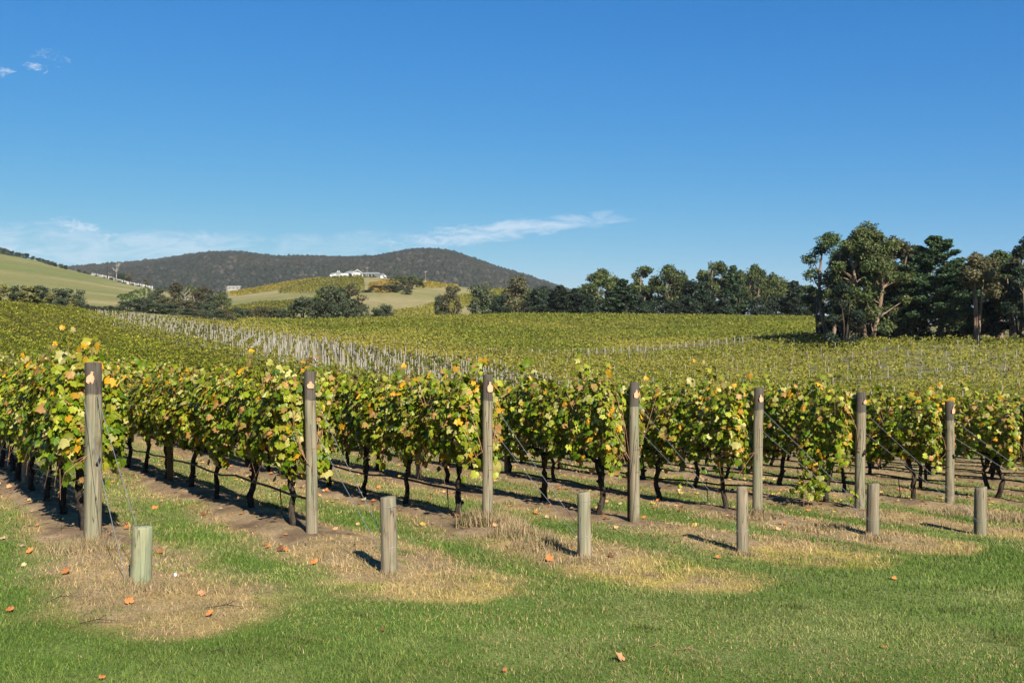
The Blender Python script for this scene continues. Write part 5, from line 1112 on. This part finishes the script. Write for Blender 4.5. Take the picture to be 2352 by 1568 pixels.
# fallen leaves
FC = {'orange': (.58, .21, .065), 'peach': (.74, .38, .19), 'yellow': (.62, .42, .10), 'brown': (.22, .09, .04), 'pale': (.55, .43, .24)}
FM = {k: leaf_mat('fallen_leaf_'+k, .15, .7, .2, False, v, .25) for k, v in FC.items()}; FME = {}
for k in FC:
    for q in range(5):
        rg = random.Random(q+40); v = OUT[q].copy(); rr = np.hypot(v[:, 0], v[:, 1]); v[:, 2] = .5*rr**1.6*np.abs(np.cos(np.arctan2(v[:, 0], v[:, 1])*1.5+q))+.12*np.array([rg.uniform(-1, 1) for _ in range(len(v))])*rr+.03
        me = bpy.data.meshes.new('fallen_leaf'); me.from_pydata(v.tolist(), [], [tuple(f) for f in LF.tolist()]); me.update(); me.materials.append(FM[k]); FME[k, q] = me
def drop(px, py, k, size, label, group='fallen vine leaves', lift=.016):
    x, y, z = on_ground(px, py); o = link('fallen_leaf', FME[k, random.randrange(5)], None, (x, y, z+lift)); size *= .78; o.scale = (size,)*3; o.rotation_euler = (random.uniform(.1, .6), random.uniform(-.3, .3), random.uniform(-.9, .9)); tag(o, label, 'fallen leaf', group)
for px, py, k, s, lab in [(1427,1520,'peach',.105,'large curled peach leaf on the green lawn at the bottom right of centre'), (480,1417,'orange',.085,'orange leaf at the edge of the dry patch below the pale green stay post'), (460,1369,'peach',.09,'small peach leaf right of the pale green stay post'), (20,1407,'orange',.08,'orange leaf on the grass at the lower left edge'),
  (721,1298,'orange',.12,'upright orange leaf on the dry strip left of the cracked stay post'), (658,1267,'orange',.09,'small orange leaf below the second tall end post'), (366,1272,'orange',.09,'orange leaf just right of the pale green stay post'), (150,1320,'orange',.10,'orange leaf in the dry grass left of the pale green stay post'), (66,1272,'orange',.10,'orange leaf below the leftmost vines near the left edge'), (55,1303,'pale',.07,'small cream leaf on the grass near the left edge'),
  (1262,1290,'orange',.12,'bright orange leaf left of the central stay post'), (1404,1281,'brown',.10,'dark brown curled leaf right of the central stay post'), (1650,1284,'orange',.08,'small orange leaf below left of the fourth stay post'), (1790,1219,'peach',.10,'peach leaf right of the fourth stay post'), (2055,1333,'orange',.07,'tiny orange leaf on the yellow tip of dry grass'),
  (970,1208,'yellow',.10,'yellow leaf on the bare strip left of the third end post'), (1140,1211,'peach',.09,'peach leaf right of the third end post foot'), (1457,1160,'yellow',.14,'bright yellow leaf left of the fourth end post'), (1500,1158,'yellow',.10,'yellow leaf right of the fourth end post'), (297,1388,'orange',.09,'faded orange leaf in the dry patch at lower left'),
  (235,1563,'orange',.05,'orange leaf at the very bottom left of the lawn'), (1160,1643*.941,'orange',.04,'tiny orange leaf scrap at the bottom centre of the lawn'), (2033,1584*.941,'orange',.04,'tiny orange scrap on the right part of the lawn'), (880,1452,'brown',.04,'tiny brown scrap on the lawn below the cracked stay post')]: drop(px, py, k, s, lab)
rng = np.random.default_rng(91); n = 0; used = set()
while n < 285:
    k = int(rng.integers(0, 8)); s = rng.uniform(-1.2, 17)*rng.random()**.3; t = k*RSP+rng.normal(0, .55)-(.4 if k else 0); x = P0[0]+NX*t+RX*s; y = P0[1]+NY*t+RY*s
    if not (-.53 < x/y < .53): continue
    c_ = ['orange', 'peach', 'yellow', 'pale', 'brown', 'orange', 'peach'][int(rng.integers(0, 7))]; j = max(0, int(round((s-S0)/SV)))
    side = 'left of' if t < k*RSP else 'right of'; key = (c_, k, j, side)
    if key in used: continue
    used.add(key); px, py = proj(x, y, tz(x, y)); n += 1; nm = ('the row of %s' % ROWNAME[k]) if k < 7 else 'the row behind the last post'
    drop(px, py, c_, rng.uniform(.06, .115), '%s fallen leaf %s the %s trunk in %s' % (c_, side, ordn(j+1), nm.replace('tall end ', 'tall ')), 'leaves scattered under the near vines')
def twig(px, py, L, ang, lab, mat):
    x, y, z = on_ground(px, py); b = MB(); b.tube([(-L/2, 0, .012), (0, .02*L, .03), (L/2, -.03*L, .012)], [.0035, .003, .0015], 5); b.tube([(0, .02*L, .03), (L*.2, .12*L, .05)], [.003, .0015], 4); tag(b.build('twig', mat, None, False, (x, y, z), ang), lab, 'twig')
twig(502, 1503, .12, -.35, 'dark twig lying on the lawn at the lower left of centre', M_BARK_D); twig(1580, 1592*.941, .16, -.2, 'reddish twig lying on the lawn near the large peach leaf', M_CANE); twig(1510, 1582*.941, .10, .1, 'short reddish stick on the lawn left of the longer twig', M_CANE)
twig(520, 1398, .28, .1, 'dark twig at the edge of the dry patch above the orange leaf', M_BARK_VINE); twig(140, 1378, .22, 1.0, 'dark purple brown twig on the dry patch at lower left', M_BARK_VINE); twig(225, 1432, .25, .3, 'dark twig on the lower edge of the left dry patch', M_BARK_VINE)
b = MB(); x, y, z = on_ground(402, 1324); b.tube([(0, 0, 0), (.004, 0, .02), (0, 0, .034)], [.012, .016, .006], 7); tag(b.build('white_pebble', plain('white_pebble', (.75, .75, .72), .6), None, True, (x, y, z)), 'small white pebble in the dry grass right of the pale green stay post', 'pebble')

# ---------------------------------------------------------------- the air
def build_haze():
    b = MB(); b.box(-6500, 6500, -90, 4100, -60, 285); m, N, L = newmat('haze'); out = N.new('ShaderNodeOutputMaterial'); v = N.new('ShaderNodeVolumePrincipled')
    v.inputs['Color'].default_value = (.80, .88, 1, 1); v.inputs['Density'].default_value = 4.6e-5; v.inputs['Anisotropy'].default_value = 0.0; L.new(v.outputs[0], out.inputs['Volume'])
    tag(b.build('haze', m), kind='stuff')
build_haze()

# crumbled leaf litter and prunings along the near rows: too small and too many to count
def litter():
    rng = np.random.default_rng(301); n = 5200; k = rng.integers(0, 13, n); s = rng.uniform(-1.6, 26, n)*rng.random(n)**.35; t = k*RSP+rng.normal(0, .42, n); x = P0[0]+NX*t+RX*s; y = P0[1]+NY*t+RY*s
    m = (y > 5.5) & (np.abs(x/y) < .62); x, y = x[m], y[m]; n = len(x); z = terrain(x, y)+rng.uniform(.006, .03, n); a = rng.uniform(0, 6.28, n); L = rng.uniform(.008, .030, n)*np.clip(y/9, 1, 2); W = L*rng.uniform(.25, .8, n)
    dx, dy = np.cos(a), np.sin(a); tl = rng.uniform(-.4, .4, (3, n)); P = np.stack([x, y, z], -1)
    V = np.stack([P+np.stack([dx*L, dy*L, tl[0]*L], -1), P+np.stack([-dy*W, dx*W, tl[1]*L], -1), P+np.stack([-dx*L, -dy*L, 0*L], -1), P+np.stack([dy*W, -dx*W, tl[2]*L], -1)], 1)
    pal = np.array([[.62, .26, .09], [.80, .46, .22], [.30, .14, .06], [.16, .08, .045], [.50, .38, .22], [.85, .60, .16]]); c = pal[rng.choice(6, n, p=[.2, .2, .22, .18, .14, .06])]*rng.uniform(.7, 1.2, n)[:, None]
    F = np.concatenate([np.array([[0, 1, 2], [0, 2, 3]])+4*i for i in range(n)])
    tag(link('leaf_litter', mesh_np('leaf_litter', V.reshape(-1, 3), F, np.repeat(c, 4, 0), False, M_GRASS)), 'crumbled brown and orange leaf litter along the bare strips under the vines', 'leaf litter', None, 'stuff')
litter()
for i, (px, py, r_, w_) in enumerate([(610,1480,.22,'right of the lower left dry patch'),(660,1500,.2,'in the lawn, lower left of centre'),(560,1500,.18,'just below the leaf on the left dry patch'),(700,1470,.16,'below the cracked stay post, to its left'),(90,1335,.18,'left of the left dry patch'),(40,1300,.14,'near the left edge of the lawn'),(830,1415,.16,'at the tip of the second dry strip'),(1480,1445,.14,'in the middle of the lawn'),(2200,1405,.16,'in the lawn below the last stay post'),(2320,1470,.2,'near the right edge of the lawn'),(1830,1395,.12,'below the third yellow tip of dry grass'),(330,1500,.2,'under the lower edge of the left dry patch')]):
    tuft(px, py, r_, .075, 260, 'low coarse green grass clump '+w_, .97); o = C.objects[-1]; o['group'] = 'coarse grass clumps in the lawn'

for k in range(7, 11):
    x, y = P0[0]+k*DX, P0[1]+k*DY; e = empty('end_post', (x, y, tz(x, y))); round_post(1.85, .068, seed=60+k).build('pole', M_POST, e, True); tag(e, 'tall wooden end post beyond the right edge of the picture', 'post', 'end posts beyond the right edge')
